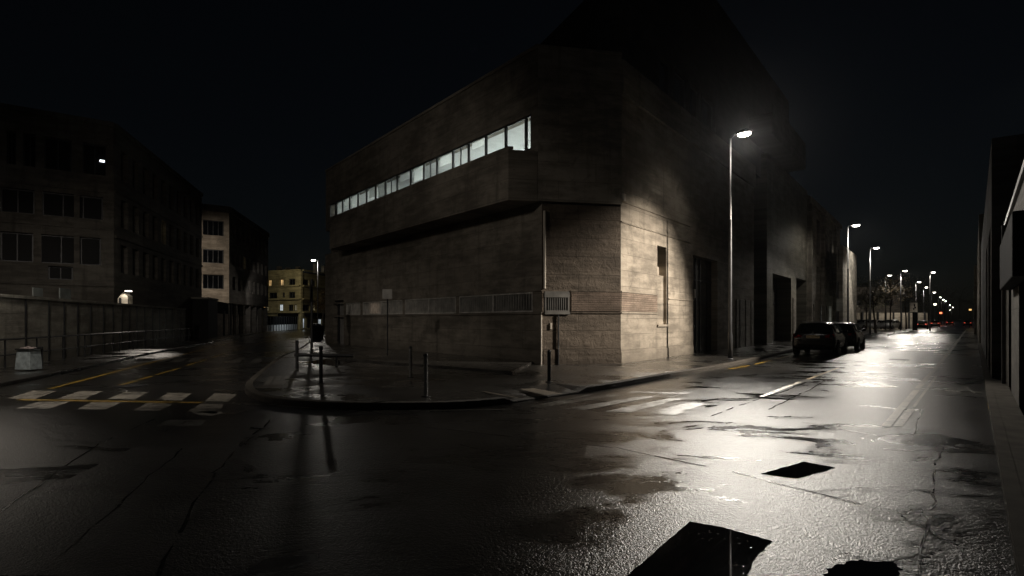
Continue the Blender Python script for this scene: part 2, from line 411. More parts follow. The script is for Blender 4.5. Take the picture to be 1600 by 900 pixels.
# kerb of the corner pavement: from far up the left street, round the nose, along the right street
left_part = [Vector((-36, 112)), Vector((-21.3, 64)), G(470, 546).xy, G(440, 560).xy, G(412, 580).xy, G(391, 598).xy, G(383, 610).xy, G(392, 621).xy, G(425, 631).xy, G(500, 638).xy, G(600, 640).xy, G(720, 638).xy, G(802, 630).xy]
right_part = [G(905, 615).xy, G(960, 606.5).xy, G(1050, 589.5).xy, G(1145, 572).xy, G(1230, 552).xy, G(1320, 532).xy, Vector((45, 71)), Vector((46.2, 75)), Vector((43, 78))]
lp = smooth_line(left_part, 4); rp = smooth_line(right_part, 3)
kl = lp + [G(850, 622).xy] + rp
nl = len(lp)
def kz(i):
    if i == nl: return 0.025
    if i in (nl - 1, nl + 1): return 0.05
    return 0.125
in1 = offset_line([(p.x, p.y, 0) for p in kl], 0.16); in2 = offset_line([(p.x, p.y, 0) for p in kl], 1.0)
mb = MB()
for i in range(len(kl) - 1):
    za, zb = kz(i), kz(i + 1)
    a, b, c, d = kl[i], kl[i + 1], in1[i + 1], in1[i]
    ta = (b - a).normalized() * 0.0
    mb.add([(a.x, a.y, -0.02), (b.x, b.y, -0.02), (b.x, b.y, zb), (a.x, a.y, za)], [(0, 1, 2, 3)])
    mb.add([(a.x, a.y, za), (b.x, b.y, zb), (c.x, c.y, zb + 0.001), (d.x, d.y, za + 0.001)], [(0, 1, 2, 3)])
k = tag(mb.build('kerb', KERB), kind='structure'); bevel(k, 0.02)
mb = MB()
for i in range(len(kl) - 1):
    a, b, c, d = in1[i], in1[i + 1], in2[i + 1], in2[i]
    mb.add([(a.x, a.y, kz(i)), (b.x, b.y, kz(i + 1)), (c.x, c.y, 0.12), (d.x, d.y, 0.12)], [(0, 1, 2, 3)])
inner = [(p.x, p.y, 0.12) for p in in2] + [(30, 90, 0.12), (-20, 112, 0.12)]
bm = bmesh.new(); vs = [bm.verts.new(p) for p in inner]
for i in range(len(vs)): bm.edges.new((vs[i], vs[(i + 1) % len(vs)]))
bmesh.ops.triangle_fill(bm, edges=bm.edges[:], use_beauty=True)
bm.verts.index_update()
mb.add([v.co.copy() for v in bm.verts], [[v.index for v in f.verts] for f in bm.faces]); bm.free()
pv = tag(mb.build('pavement', PAVE), kind='structure')
for p in pv.data.polygons:
    pass
# raised footpath beside the left side of the concrete building
mb = MB()
fp = [G(800, 580, 0.2).xy, G(700, 572, 0.2).xy, G(600, 565, 0.2).xy, G(520, 557.5, 0.2).xy, G(488, 549, 0.2).xy, Vector((-15.5, 44)), FL.pt(21, 0, 0).xy, FL.pt(0.5, 0.0, 0).xy]
mb.prism(fp, 0.1, 0.2)
o = tag(mb.build('footpath', PAVE), kind='structure'); bevel(o, 0.015)
# left street pavement
mb = MB()
lk = [Vector((-11.3, 11)), G(130, 578).xy, G(220, 557).xy, G(320, 538).xy, Vector((-37.2, 90))]
lw = [Vector((-48, 90)), Vector((-16.0 - .315 * 30, 48)), Vector((-16, 18)), Vector((-13.8, 11))]
mb.prism(lk + lw, -0.02, 0.1)
o = tag(mb.build('pavement', PAVE), kind='structure'); bevel(o, 0.02)
# right street narrow pavement along the walls
dRt = Vector((0.802, 1)).normalized(); RO = G(1590, 640).xy; FRt = Fr(RO, dRt, (-dRt.y, dRt.x))
assert FRt.n.x < 0
mb = MB(); mb.box(FRt, -9.5, 230, -3, 0.28, -0.02, 0.10)
o = tag(mb.build('pavement', KERB_D), kind='structure')
mb = MB(); mb.box(FRt, -9.5, 230, 0.28, 0.40, -0.02, 0.105)
o = tag(mb.build('kerb', KERB_D), kind='structure')
# traffic island with the further lamp
isl = [G(1386, 525).xy, G(1400, 522).xy, G(1420, 520).xy, G(1424, 517).xy, G(1419, 515.5).xy, G(1395, 519).xy]
mb = MB(); mb.prism(isl, -0.02, 0.13); tag(mb.build('traffic_island', PAVE), kind='structure')

# ---- markings (sheets, 4 mm steps)
def marks(name, quads, mat, z=0.004):
    mb = MB()
    for q in quads:
        pts = [G(u, v, 0) for u, v in q]; pts = [Vector((p.x, p.y, z)) for p in pts]
        mb.poly(pts)
    o = mb.build(name, mat, fix=False)
    for p in o.data.polygons:
        if p.normal.z < 0: p.flip()
    o['kind'] = 'structure'; return o
marks('crosswalk_markings', [
    [(10, 623), (52, 610.5), (89, 611), (54, 624)], [(89, 623.5), (125, 611), (161, 611.4), (131, 624)], [(168, 623.5), (195.5, 612.5), (232, 613), (210, 624.5)],
    [(243, 625), (265, 613.5), (300.5, 614), (283.5, 626)], [(320, 627), (334.6, 615), (370, 616), (357, 627.7)],
    [(25, 638.5), (62, 627.5), (109, 628), (77, 638.7)], [(119, 639.7), (143, 628.7), (190, 629), (165, 640)], [(207, 641.5), (231, 630), (272, 631), (251, 642)], [(293, 643), (314, 631), (350, 632), (338, 647)],
    [(300, 645), (318, 642.5), (345, 643), (349, 646.5), (330, 650), (312, 649)]], WHITE_P)
marks('crosswalk_markings', [
    [(238, 566), (252, 561), (268, 560.5), (256, 566)], [(264, 566), (277, 560), (294, 559.5), (282, 565.5)], [(291, 565), (303, 559), (320, 558.5), (308, 565)], [(328, 568), (347, 559.5), (359, 559.5), (345, 567.5)], [(359, 566.5), (370, 559.5), (383, 559.3), (374, 566.5)], [(387, 568), (401, 560), (412, 560), (405, 567.5)],
    [(243, 667), (262, 656), (324, 657), (312, 666)]], FAINT_P)
marks('crosswalk_markings', [
    [(824, 635), (842, 637.5), (972, 617.5), (955, 616.5)], [(881.5, 639), (914, 640.6), (1027, 619.7), (1005, 618.8)], [(945.6, 643), (983, 644.7), (1074, 622), (1046, 622)],
    [(1014, 646), (1055, 648.4), (1102, 631), (1075, 629)], [(985, 611.5), (983, 613.5), (1076, 616), (1078, 614)]], FAINT_P)
marks('crosswalk_markings', [[(u, 538), (u + 9, 541), (u + 25, 541), (u + 17, 538)] for u in (1405, 1438, 1470, 1505)], FAINT_P)
def strip(p, q, w):
    """a painted line of width w metres between two ground points"""
    a = G(*p).xy; b = G(*q).xy; t = (b - a).normalized(); n = Vector((-t.y, t.x)) * w / 2
    return [a + n, b + n, b - n, a - n]
def seam(name, segs, mat, z):
    """cracks and sealed joints: short pieces that wander and change width"""
    mb = MB(); rnd = random.Random(3)
    for p, q, w in segs:
        a = G(*p).xy; b = G(*q).xy; L = (b - a).length; t = (b - a) / L; n = Vector((-t.y, t.x)); m = max(4, int(L / .25)); off = 0
        pts = []
        for i in range(m + 1):
            off = off * .8 + rnd.gauss(0, .018); pts.append((a + t * L * i / m + n * off, w * rnd.uniform(.25, 1.0)))
        for i in range(m):
            if rnd.random() < .12: continue
            (c, wc), (d, wd) = pts[i], pts[i + 1]
            mb.poly([Vector((x.x, x.y, z)) for x in (c + n * wc / 2, d + n * wd / 2, d - n * wd / 2, c - n * wc / 2)])
    o = mb.build(name, mat, fix=False)
    for p in o.data.polygons:
        if p.normal.z < 0: p.flip()
    o['kind'] = 'structure'; return o
def lines(name, segs, mat, z=0.004):
    mb = MB()
    for p, q, w in segs: mb.poly([Vector((x.x, x.y, z)) for x in strip(p, q, w)])
    o = mb.build(name, mat, fix=False)
    for p in o.data.polygons:
        if p.normal.z < 0: p.flip()
    o['kind'] = 'structure'; return o
lines('yellow_road_line', [((78, 608), (205, 574.5), .13), ((205, 574.5), (310, 548), .13), ((310, 548), (372, 533), .13),
    ((182, 604), (214, 595), .1), ((218, 593.5), (238, 588), .1), ((244, 586), (282, 575), .1), ((290, 572), (322, 562), .1), ((330, 559.5), (352, 552), .1), ((362, 549), (385, 542), .1), ((395, 539), (420, 532), .1)], YEL_P, 0.008)
lines('yellow_road_line', [((30, 625), (315, 629.6), .17)], YEL_P, 0.008)
lines('white_road_line', [((315, 629.6), (430, 633.5), .08), ((430, 634.5), (560, 643), .05), ((560, 643.5), (800, 640), .05), ((830, 636), (925, 617), .10)], FAINT_P, 0.008)
lines('yellow_road_line', [((1190, 620), (1250, 597), .10), ((1262, 593), (1310, 575), .10), ((1140, 577), (1170, 571.5), .12), ((1180, 569.5), (1205, 563), .12), ((1210, 561.5), (1235, 556), .12)], YEL_P, 0.008)
lines('bike_lane_line', [((1384, 667), (1432, 610), .12), ((1434, 607.5), (1470, 566), .12), ((1471, 565), (1490, 542), .12), ((1491, 540), (1512, 512), .13), ((1403, 667), (1424, 640), .11), ((1428, 636), (1463, 588), .05)], WHITE_P, 0.008)
lines('bike_lane_line', [((1547, 640), (1540, 560), .05), ((1573, 690), (1600, 800), .12)], YEL_P, 0.008)
# painted bicycle
mb = MB(); cz = 0.008
def ring(c, rx, ry, w, n=36):
    P = []; 
    for k in range(n):
        a = 2 * math.pi * k / n
        P.append((c.x + rx * math.cos(a), c.y + ry * math.sin(a), cz)); P.append((c.x + (rx - w) * math.cos(a), c.y + (ry - w * 1.7) * math.sin(a), cz))
    mb.add(P, [(2 * k, 2 * ((k + 1) % n), 2 * ((k + 1) % n) + 1, 2 * k + 1) for k in range(n)])
w1 = G(1466, 612.5); w2 = G(1523, 615)
ring(w1, .29, .52, .05); ring(w2, .29, .52, .05)
def seg(a, b, w=0.045):
    t = (b - a).xy.normalized(); n = Vector((-t.y, t.x)) * w / 2
    mb.poly([(a.x + n.x, a.y + n.y, cz + .001), (b.x + n.x, b.y + n.y, cz + .001), (b.x - n.x, b.y - n.y, cz + .001), (a.x - n.x, a.y - n.y, cz + .001)])
bb = G(1492, 614.5); sd = G(1487, 606.5); hd = G(1510, 607); 
for a, b in ((w1, bb), (w1, sd), (bb, sd), (bb, hd), (sd, hd), (hd, w2), (G(1481, 605.5), G(1492, 606)), (hd, G(1513, 604.5)), (G(1505, 604.3), G(1514, 604.6))): seg(a, b)
o = mb.build('bicycle_marking', FAINT_P, fix=False); o['kind'] = 'structure'
for p in o.data.polygons:
    if p.normal.z < 0: p.flip()
# markings on the raised pavement
def lines_up(name, segs, mat, z=0.126):
    mb = MB()
    for p, q, w in segs:
        a = G(p[0], p[1], .12).xy; b = G(q[0], q[1], .12).xy; t = (b - a).normalized(); n = Vector((-t.y, t.x)) * w / 2
        mb.poly([Vector((x.x, x.y, z)) for x in (a + n, b + n, b - n, a - n)])
    o = mb.build(name, mat, fix=False)
    for p in o.data.polygons:
        if p.normal.z < 0: p.flip()
    o['kind'] = 'structure'
EDGE = simple('pale_edge_stone', (0.20, 0.165, 0.12), 0.5, bumps=0.2)
lines_up('paving_edge_line', [((400, 606), (470, 601.5), .06), ((470, 601.5), (690, 594), .06), ((690, 594), (560, 583), .06), ((755, 612), (810, 622), .05), ((720, 566.5), (790, 571.5), .25), ((905, 586), (990, 577), .03), ((790, 583), (905, 580), .03)], EDGE)
lines_up('pavement_lettering', [((417, 602.5), (426, 588), .16), ((427, 602.5), (435, 588), .16), ((437, 602.5), (443, 595), .16), ((445, 592), (452, 587), .16), ((417, 602.5), (441, 602.5), .07), ((424, 588), (440, 588), .07)], FAINT_P)
mb = MB(); q = [G(812, 610, .1), G(835, 608.5, .1), G(880, 617, .08), G(852, 619, .08)]
mb.poly([Vector((p.x, p.y, 0.128 if i < 2 else 0.104)) for i, p in enumerate(q)]); o = mb.build('tactile_paving', EDGE, fix=False); o['kind'] = 'structure'
# asphalt repairs, seams, puddles
def blob(name, px, mat, z, jag=0.0, n=5):
    pts = [G(u, v).xy for u, v in px]; out = []
    for i in range(len(pts)):
        a, b = pts[i], pts[(i + 1) % len(pts)]
        for k in range(n):
            p = a.lerp(b, k / n); t = (b - a).normalized()
            j = random.uniform(-jag, jag) if k else 0
            out.append(Vector((p.x - t.y * j, p.y + t.x * j, z)))
    return poly_thing(name, out, mat)
blob('road_patch', [(0, 800), (300, 655), (400, 655), (240, 900), (-60, 900)], ASPH_N, 0.0025, .012)
blob('road_patch', [(1508, 634), (1556, 634), (1560, 674), (1503, 674)], ASPH_N, 0.0025, .008)
blob('road_patch', [(1436, 634), (1502, 634), (1488, 674), (1428, 674)], ASPH_N, 0.0028, .008)
blob('puddle', [(975, 905), (1078, 816), (1130, 825), (1206, 846), (1180, 872), (1165, 905)], WATER, 0.006, .006, 14)
blob('puddle', [(1188, 741), (1256, 722), (1306, 731), (1246, 748)], WATER, 0.006, .006, 14)
blob('puddle', [(1290, 890), (1340, 877), (1392, 878), (1410, 893), (1390, 905), (1290, 905)], WATER, 0.006, .02, 7)
blob('puddle', [(470, 572), (510, 566), (560, 570), (520, 577)], WATER, 0.129, .03, 7)
seam('tar_seam', [((250, 900), (330, 740), .03), ((330, 740), (420, 655), .03), ((0, 800), (165, 690), .03), ((165, 690), (240, 655), .03), ((90, 870), (290, 700), .025),
    ((1458, 720), (1440, 900), .03), ((1480, 700), (1458, 720), .03), ((1440, 640), (1420, 690), .02), ((1200, 640), (1300, 590), .04), ((1110, 650), (1290, 588), .035), ((600, 660), (960, 700), .03), ((960, 700), (1180, 745), .04), ((1180, 745), (1400, 800), .05), ((1400, 800), (1500, 858), .03),
    ((1380, 702), (1600, 712), .04), ((700, 690), (1000, 760), .02), ((1250, 660), (1420, 690), .03)], TAR, 0.0056)
for (u, v, lab) in ((205, 603, 'round iron manhole cover before the left zebra crossing'), (1405, 562, 'round iron manhole cover on the glossy right street')):
    c = G(u, v); mb = MB(); mb.lathe([(.36, 0.0), (.36, .010), (.33, .013), (.30, .009), (.02, .012)], (c.x, c.y, 0.0), 28)
    o = mb.build('manhole_cover', STEEL, loc=(c.x, c.y, 0)); tag(o, lab, 'manhole cover', 'manhole covers in the road')

def area(loc, size, power, col=(.95, 1.0, .98)):
    L = bpy.data.lights.new('room_light', 'AREA'); L.energy = power; L.size = size; L.color = col
    o = bpy.data.objects.new('room_light', L); COL.objects.link(o); o.location = loc
# ================================================================== MAIN CONCRETE BUILDING
ZR = 10.55
main = thing('concrete_building', 'brutalist concrete corner building with lit ribbon window and dark tower', 'building', (B.x, B.y, 0.12))
sFar = FL.s_at(508)
# --- left side, lower wall
zb0, zb1 = 1.87, 2.55
band = [(541, 563), (567, 629), (633, 712.5), (718, 833)]
ops = [(FL.s_at(b), FL.s_at(a), zb0, zb1) for a, b in band]
sd0, sd1 = FL.s_at(537), FL.s_at(521)
ops.append((sd0, sd1, 0.2, 2.75))
mb = MB(); mb.wall(FL, 0.02, sFar, 0.05, 5.62, 0, 0.35, ops)
mb.box(FL, 0.0, sFar, -0.75, -0.70, 0.05, 5.6)
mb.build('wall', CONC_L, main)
# door at the far end
mb = MB(); mb.box(FL, sd0 + .08, sd1 - .5, -.28, -.22, 0.2, 2.6); d = mb.build('door', simple('grey_steel_door', (0.28, 0.27, 0.26), 0.5), main)
mb = MB(); mb.box(FL, sd0, sd0 + .08, -.3, -.1, .2, 2.75); mb.box(FL, sd1 - .5, sd1 - .42, -.3, -.1, .2, 2.68); mb.box(FL, sd0 + .08, sd1, -.3, -.1, 2.68, 2.75); mb.build('frame', STEEL, d)
mb = MB(); mb.tube([FL.pt(sd0 + .2, -.18, 1.2), FL.pt(sd0 + .2, -.18, 1.36)], .018); mb.build('handle', GALV, d)
mb = MB(); mb.box(FL, sd1 - .42, sd1, -.3, -.25, .2, 2.68); mb.build('panel', BLACKP, main)
# louvred low windows
def louvre(F, s0, s1, z0, z1, root, n, halves=1, pane=GLASS_M, fm=ALU_L):
    mb = MB(); mb.box(F, s0, s1, -.25, -.24, z0, z1); w = mb.build('window', pane, root)
    fb = MB()
    for h in range(halves):
        a = s0 + (s1 - s0) * h / halves + .012; b = s0 + (s1 - s0) * (h + 1) / halves - .012
        fb.box(F, a, a + .05, -.1, .015, z0, z1); fb.box(F, b - .05, b, -.1, .015, z0, z1)
        fb.box(F, a + .05, b - .05, -.1, .015, z0, z0 + .05); fb.box(F, a + .05, b - .05, -.1, .015, z1 - .05, z1)
        m = max(3, n // halves)
        for k in range(1, m):
            x = a + .05 + (b - a - .1) * k / m; fb.box(F, x - .012, x + .012, -.09, .004, z0 + .05, z1 - .05)
    fb.build('grille', fm, w); return w
for (a, b), n, h in zip(band, (9, 22, 26, 30), (1, 2, 2, 2)): louvre(FL, FL.s_at(b), FL.s_at(a), zb0, zb1, main, n, h)
mb = MB(); mb.box(FL, FL.s_at(595), FL.s_at(580.5), -.235, -.232, zb0 + .06, zb1 - .06); o = mb.build('blind', WIN_PINK, main); o['label'] = 'softly lit blind behind the grille'
mb = MB(); mb.box(FL, 0.02, sFar - 1.3, .003, .045, zb1 + .005, zb1 + .075); mb.box(FL, 0.02, sFar - 1.3, .003, .045, zb0 - .075, zb0 - .005); mb.build('string_course', CONC_L, main)
# --- corner (chamfer) wall
LC = (B - A).xy.length
sw0, sw1 = FC.s_at(843), FC.s_at(890)
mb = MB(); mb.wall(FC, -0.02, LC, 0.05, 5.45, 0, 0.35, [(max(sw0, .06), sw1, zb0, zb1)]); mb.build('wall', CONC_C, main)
GFR = simple('dull_grille_paint', (.13, .125, .115), .5)
louvre(FC, max(sw0, .06), sw1, zb0, zb1, main, 10, 1, fm=GFR)
mb = MB(); mb.box(FC, max(sw0, .06), sw1, .003, .06, zb0 - .08, zb0); mb.build('window_sill', GFR, main); mb = MB(); mb.box(FC, max(sw0, .06), sw1, -.09, .02, zb1 - .2, zb1 - .05); mb.build('window_head', GFR, main)
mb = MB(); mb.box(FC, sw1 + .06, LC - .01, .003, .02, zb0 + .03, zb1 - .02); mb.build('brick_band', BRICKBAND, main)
mb = MB(); mb.box(FC, sw1 + .03, LC + .03, .003, .035, zb1, zb1 + .045); mb.box(FC, sw1 + .03, LC + .03, .003, .035, zb0 - .045, zb0); mb.box(FC, .02, LC, .003, .03, .05, .62); mb.build('string_course', CONC_C, main)
# --- upper: overhanging box, ribbon windows, parapet
wdt = lambda t: t / (-FC.d).xy.dot(FL.n)
def corner(t):            # where a left-side plane at offset t meets the corner plane (proud .08)
    p = FC.O + FC.n * 0.08 - FC.d * wdt(t); 
    # correct for the proud offset
    cur = (p - FL.O).dot(FL.n); return p - FC.d * ((t - cur) / (-FC.d).dot(FL.n)) * -1 if False else p + (-FC.d) * ((t - cur) / (-FC.d).dot(FL.n))
ZL0, ZL1, ZH = 5.5, 7.26, 8.47
tl, tw = 1.1, 0.2
sLe = FL.s_at(515, tl)
p_out = corner(tl); p_in = corner(-0.5)
mb = MB(); pA_ = corner(tw + .003)
mb.prism([p_out, pA_, pA_ - FC.n * .3, FL.pt(sLe + .6, -0.5, 0).xy, FL.pt(sLe, tl, 0).xy], ZL0, ZL1 - .12)
# upstand rim, so the ledge reads as a thick tray
ci = corner(tl - .16)
mb.prism([p_out, ci, FL.pt(sLe + .1, tl - .16, 0).xy, FL.pt(sLe, tl, 0).xy], ZL1 - .118, ZL1)
o = mb.build('overhanging_ledge', CONC_L, main); bevel(o, .015)
pc = corner(tw); sc = (pc - FL.O).dot(FL.d)
so1 = FL.s_at(830, tw); so2 = FL.s_at(515, tw); sEnd = FL.s_at(509, tw)
mb = MB(); mb.wall(FL, sc, sEnd, ZL1 - .3, ZR, tw, 0.4, [(so1, so2, ZL1 + .03, ZH)]); mb.build('upper_wall', CONC_L, main)
cB = FC.pt(LC, .08, 0).xy
mb = MB(); mb.prism([pc + FC.d * 0.0, cB, cB - FC.n * .6, pc - FC.n * .6], ZL0 + .02, ZR - .002)
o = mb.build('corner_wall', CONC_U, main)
mb = MB()
mb.prism([pc + FL.n * .04 - FC.d * .02, FC.pt(LC, .12, 0).xy, FC.pt(LC, -.4, 0).xy, FL.pt(sEnd, -.4, 0).xy, FL.pt(sEnd, tw + .04, 0).xy], ZR, ZR + .1)
mb.build('coping', CONC_U, main)
mb = MB(); mb.prism([p_in, FC.pt(LC, -.35, 0).xy, FR.pt(28, -.8, 0).xy, FL.pt(sEnd, -5, 0).xy, FL.pt(sEnd, -.5, 0).xy], ZR - .5, ZR - .3)
mb.build('roof', DARK, main)
# end face of the left side
mb = MB(); FE = Fr(FL.pt(sFar, 0, 0).xy, -FL.n, FL.d); mb.wall(FE, .36, 14, 0.05, ZR, 0, .3, []); mb.build('wall', CONC_L, main)
# ribbon windows: panes by mullion pixel
mull = [830, 820.5, 789, 758, 731, 706.5, 681.5, 661, 640.5, 619.5, 601, 585.5, 571.5, 558, 545, 534, 523.5, 515]
for i in range(len(mull) - 1):
    a, b = FL.s_at(mull[i], tw), FL.s_at(mull[i + 1], tw)
    window(FL, a + .01, b - .01, ZL1 + .035, ZH - .005, tw - .075, main, GLASS_C, ALU, 1 if i in (4, 6, 9) else 0, 0, .055)
mb = MB(); mb.box(FL, so1, so2, tw - .24, tw - .005, ZL1 + .031, ZL1 + .034); mb.build('window_sill', ALU, main)
BLINDM = bpy.data.materials.new('translucent_roller_blind'); BLINDM.use_nodes = True; _t = BLINDM.node_tree; _t.nodes.clear()
_o = _t.nodes.new('ShaderNodeOutputMaterial'); _m = _t.nodes.new('ShaderNodeMixShader'); _d = _t.nodes.new('ShaderNodeBsdfDiffuse'); _s = _t.nodes.new('ShaderNodeBsdfTranslucent')
_d.inputs[0].default_value = (.6, .6, .58, 1); _s.inputs[0].default_value = (.75, .76, .74, 1); _m.inputs[0].default_value = .7
_t.links.new(_d.outputs[0], _m.inputs[1]); _t.links.new(_s.outputs[0], _m.inputs[2]); _t.links.new(_m.outputs[0], _o.inputs[0])
for i, k in ((3, .22), (5, .35), (7, .55), (8, .30), (10, .8), (11, .45), (13, .9), (14, .4), (15, .75)):
    a, b = FL.s_at(mull[i], tw), FL.s_at(mull[i + 1], tw)
    mb = MB(); mb.poly([FL.pt(a + .06, tw - .16, ZH - .05 - k * 1.05), FL.pt(b - .06, tw - .16, ZH - .05 - k * 1.05), FL.pt(b - .06, tw - .16, ZH - .03), FL.pt(a + .06, tw - .16, ZH - .03)]); mb.build('blind', BLINDM, main)
# lit room behind the ribbon
ri0, ri1 = so1 - .1, so2 + .1
mb = MB(); t0, t1 = -6.0, -.31
mb.box(FL, ri0, ri1, t0, t1, ZL1 - .75, ZL1 - .7); mb.box(FL, ri0, ri1, t0, t1, ZH + .25, ZH + .3); mb.box(FL, ri0, ri1, t0 - .05, t0, ZL1 - .7, ZH + .25)
mb.box(FL, ri0 - .05, ri0, t0, t1 + .1, ZL1 - .7, ZH + .25); mb.box(FL, ri1, ri1 + .05, t0, t1, ZL1 - .7, ZH + .25)
mb.build('room', ROOM, main)
PARTM = simple('grey_partition', (0.30, 0.31, 0.31), 0.7)
for u in (745, 668, 612, 560):
    s = FL.s_at(u, tw); mb = MB(); mb.box(FL, s, s + .12, -6, -3.2, ZL1 - .7, ZH + .25); mb.build('partition', PARTM, main)
for u, w in ((700, .5), (640, 1.2), (590, .6)):
    s = FL.s_at(u, tw); mb = MB(); mb.box(FL, s, s + w, -1.9, -1.2, ZL1 - .7, ZL1 + .55); mb.build('cabinet', PARTM, main)
for s, w in ((1.6, 1.4), (4.4, 1.4), (7.2, .9), (15.5, .7)):
    mb = MB(); mb.box(FL, ri0 + s, ri0 + s + w, -3.0, -2.6, ZH + .2, ZH + .245); mb.build('ceiling_light', TUBE_E, main)
    area(FL.pt(ri0 + s + w / 2, -2.8, ZH + .19), 1.2, 230 if s < 6 else 90)
# pipes on the corner
mb = MB(); mb.tube([FC.pt(.05, .05, zb1 + .09), FC.pt(.05, .05, 5.2)], .045, 12); mb.build('downpipe', PIPE, main)
mb = MB(); mb.tube([FC.pt(-.06, .04, .12), FC.pt(-.06, .04, zb0 - .1)], .028, 10); mb.build('downpipe', PIPE, main)
mb = MB(); mb.tube([FC.pt(.52, .05, .12), FC.pt(.52, .05, zb0 - .09)], .03, 10); mb.build('conduit', STEEL, main)
mb = MB(); mb.box(FC, .25, .31, .003, .05, 1.3, 1.5); mb.build('door_bell', PIPE, main)
# --- street side
s_n0, s_n1 = FR.s_at(1027), FR.s_at(1041)
zn0, zn1 = FR.z_at(1034, 507), FR.z_at(1034, 385)
s_d0, s_d1 = FR.s_at(1083), FR.s_at(1121); zd1 = FR.z_at(1083, 398)
s_p0, s_p1 = FR.s_at(1150), FR.s_at(1176); zp1 = FR.z_at(1163, 469)
s_e = FR.s_at(1178)
mb = MB(); mb.wall(FR, 0.0, s_e, 0.05, ZR - 1.3, 0, .4, [(s_n0, s_n1, zn0, zn1), (s_d0, s_d1, .1, zd1)])
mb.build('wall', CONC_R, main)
mb = MB(); mb.box(FR, s_n0 - .02, s_n1 + .02, -.6, -.55, zn0, zn1); mb.build('niche', DARK, main)
mb = MB(); mb.box(FR, s_n0 + .002, s_n1 - .002, -.5, -.12, zn0 + .002, FR.z_at(1034, 430)); mb.box(FR, s_n0 + .35, s_n1 - .003, -.54, -.3, FR.z_at(1034, 430), FR.z_at(1034, 415)); mb.build('niche_panel', CONC_R, main)
mb = MB(); mb.box(FR, s_n0 - .05, s_n1 + .05, .003, .06, zn0 - .08, zn0); mb.build('sill', CONC_R, main)
mb = MB(); mb.box(FR, s_d0 + .003, s_d1 - .003, -.36, -.3, .1, zd1 - .003)
g = mb.build('gate', DOOR_D, main)
mb = MB(); w = s_d1 - s_d0
for k in (0.33, .5, .8): mb.box(FR, s_d0 + w * k - .03, s_d0 + w * k + .03, -.298, -.26, .12, zd1 - .02)
for z in (1.3, 2.5, 3.4): mb.box(FR, s_d0 + .01, s_d1 - .01, -.297, -.27, z, z + .06)
mb.build('rail', STEEL, g)
mb = MB(); mb.box(FR, s_d0 + .9, s_d0 + 1.05, -.29, -.24, 2.6, 3.0); mb.build('notice', PIPE, g)
mb = MB(); n = 6
for k in range(n):
    a = s_p0 + (s_p1 - s_p0) * k / n; b = s_p0 + (s_p1 - s_p0) * (k + 1) / n - .02; mb.box(FR, a, b, .003, .07 if k % 2 else .045, .12, zp1)
mb.build('cladding', DOOR_L, main)
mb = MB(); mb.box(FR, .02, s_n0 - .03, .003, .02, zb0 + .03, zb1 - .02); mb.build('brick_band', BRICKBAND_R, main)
mb = MB()
mb.box(FR, .0, s_n0 - .02, .003, .04, zb1, zb1 + .045); mb.box(FR, .0, s_n0 - .02, .003, .04, zb0 - .045, zb0); mb.box(FR, s_n1 + .02, s_d0 - .02, .003, .035, zb1 - .12, zb1 - .075)
zs = FR.z_at(970, 345); mb.box(FR, 0, s_d0 - .3, .003, .035, zs - .05, zs); zs = FR.z_at(970, 312); mb.box(FR, 0, s_d0 - .4, .003, .03, zs - .06, zs)
mb.box(FR, .0, s_d0 - .02, .003, .03, .05, .5)
mb.build('string_course', CONC_R, main)
mb = MB(); mb.box(FR, -.02, .16, -.1, .12, FR.z_at(970, 314), FR.z_at(970, 303)); o = mb.build('wall_light', PIPE, main)
mb = MB(); mb.box(FR, 0.0, s_e - .01, -.35, .10, ZR - 1.298, ZR - .1)
for u in (1025, 1075): 
    s = FR.s_at(u); mb.box(FR, s, s + .02, .10, .112, ZR - 1.29, ZR - .11)
mb.build('parapet', CONC_U, main)
# tower above
zt0, zt1 = ZR + .12, ZR + 1.75
tops = [(FR.s_at(a, -.3), FR.s_at(b, -.3), zt0 + .05, zt1) for a, b in ((1030, 1052), (1054, 1076), (1078, 1095), (1097, 1118))]
ZT = 17.6
mb = MB(); mb.wall(FR, 0.1, 28, ZR - .1, ZT, -.3, .4, tops)
tp = [FR.pt(.1, -.3, 0).xy, Vector((3.62, 28.8)), Vector((1.5, 33.7)), FR.pt(28, -9, 0).xy, FR.pt(28, -.3, 0).xy]
for p_, q_ in ((tp[0], tp[1]), (tp[1], tp[2]), (tp[2], tp[3]), (tp[3], tp[4])):
    dd_ = (q_ - p_).normalized(); mb.wall(Fr(p_, dd_, (-dd_.y, dd_.x)), .001, (q_ - p_).length - .001, ZR - .1, ZT, 0, .3, [])
mb.prism([tp[0], tp[4], tp[3], tp[2], tp[1]], ZT - .4, ZT - .1)
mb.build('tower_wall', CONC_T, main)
for a in tops: window(FR, a[0], a[1], a[2], a[3], -.5, main, GLASS_D, ALU, 0, 0, .07)
sb0, sb1 = FR.s_at(1178), FR.s_at(1228)
mb = MB(); mb.box(FR, sb0, 27, -.3, 1.0, 12.2, 13.4); mb.box(FR, sb0, 27, .95, 1.0, 13.4, 14.0); o = mb.build('balcony', CONC_T, main)
# dark gap
sg = FR.s_at(1197)
mb = MB(); mb.box(FR, s_e, sg, -1.6, -1.5, .05, ZT); mb.build('gap_wall', DARK, main)
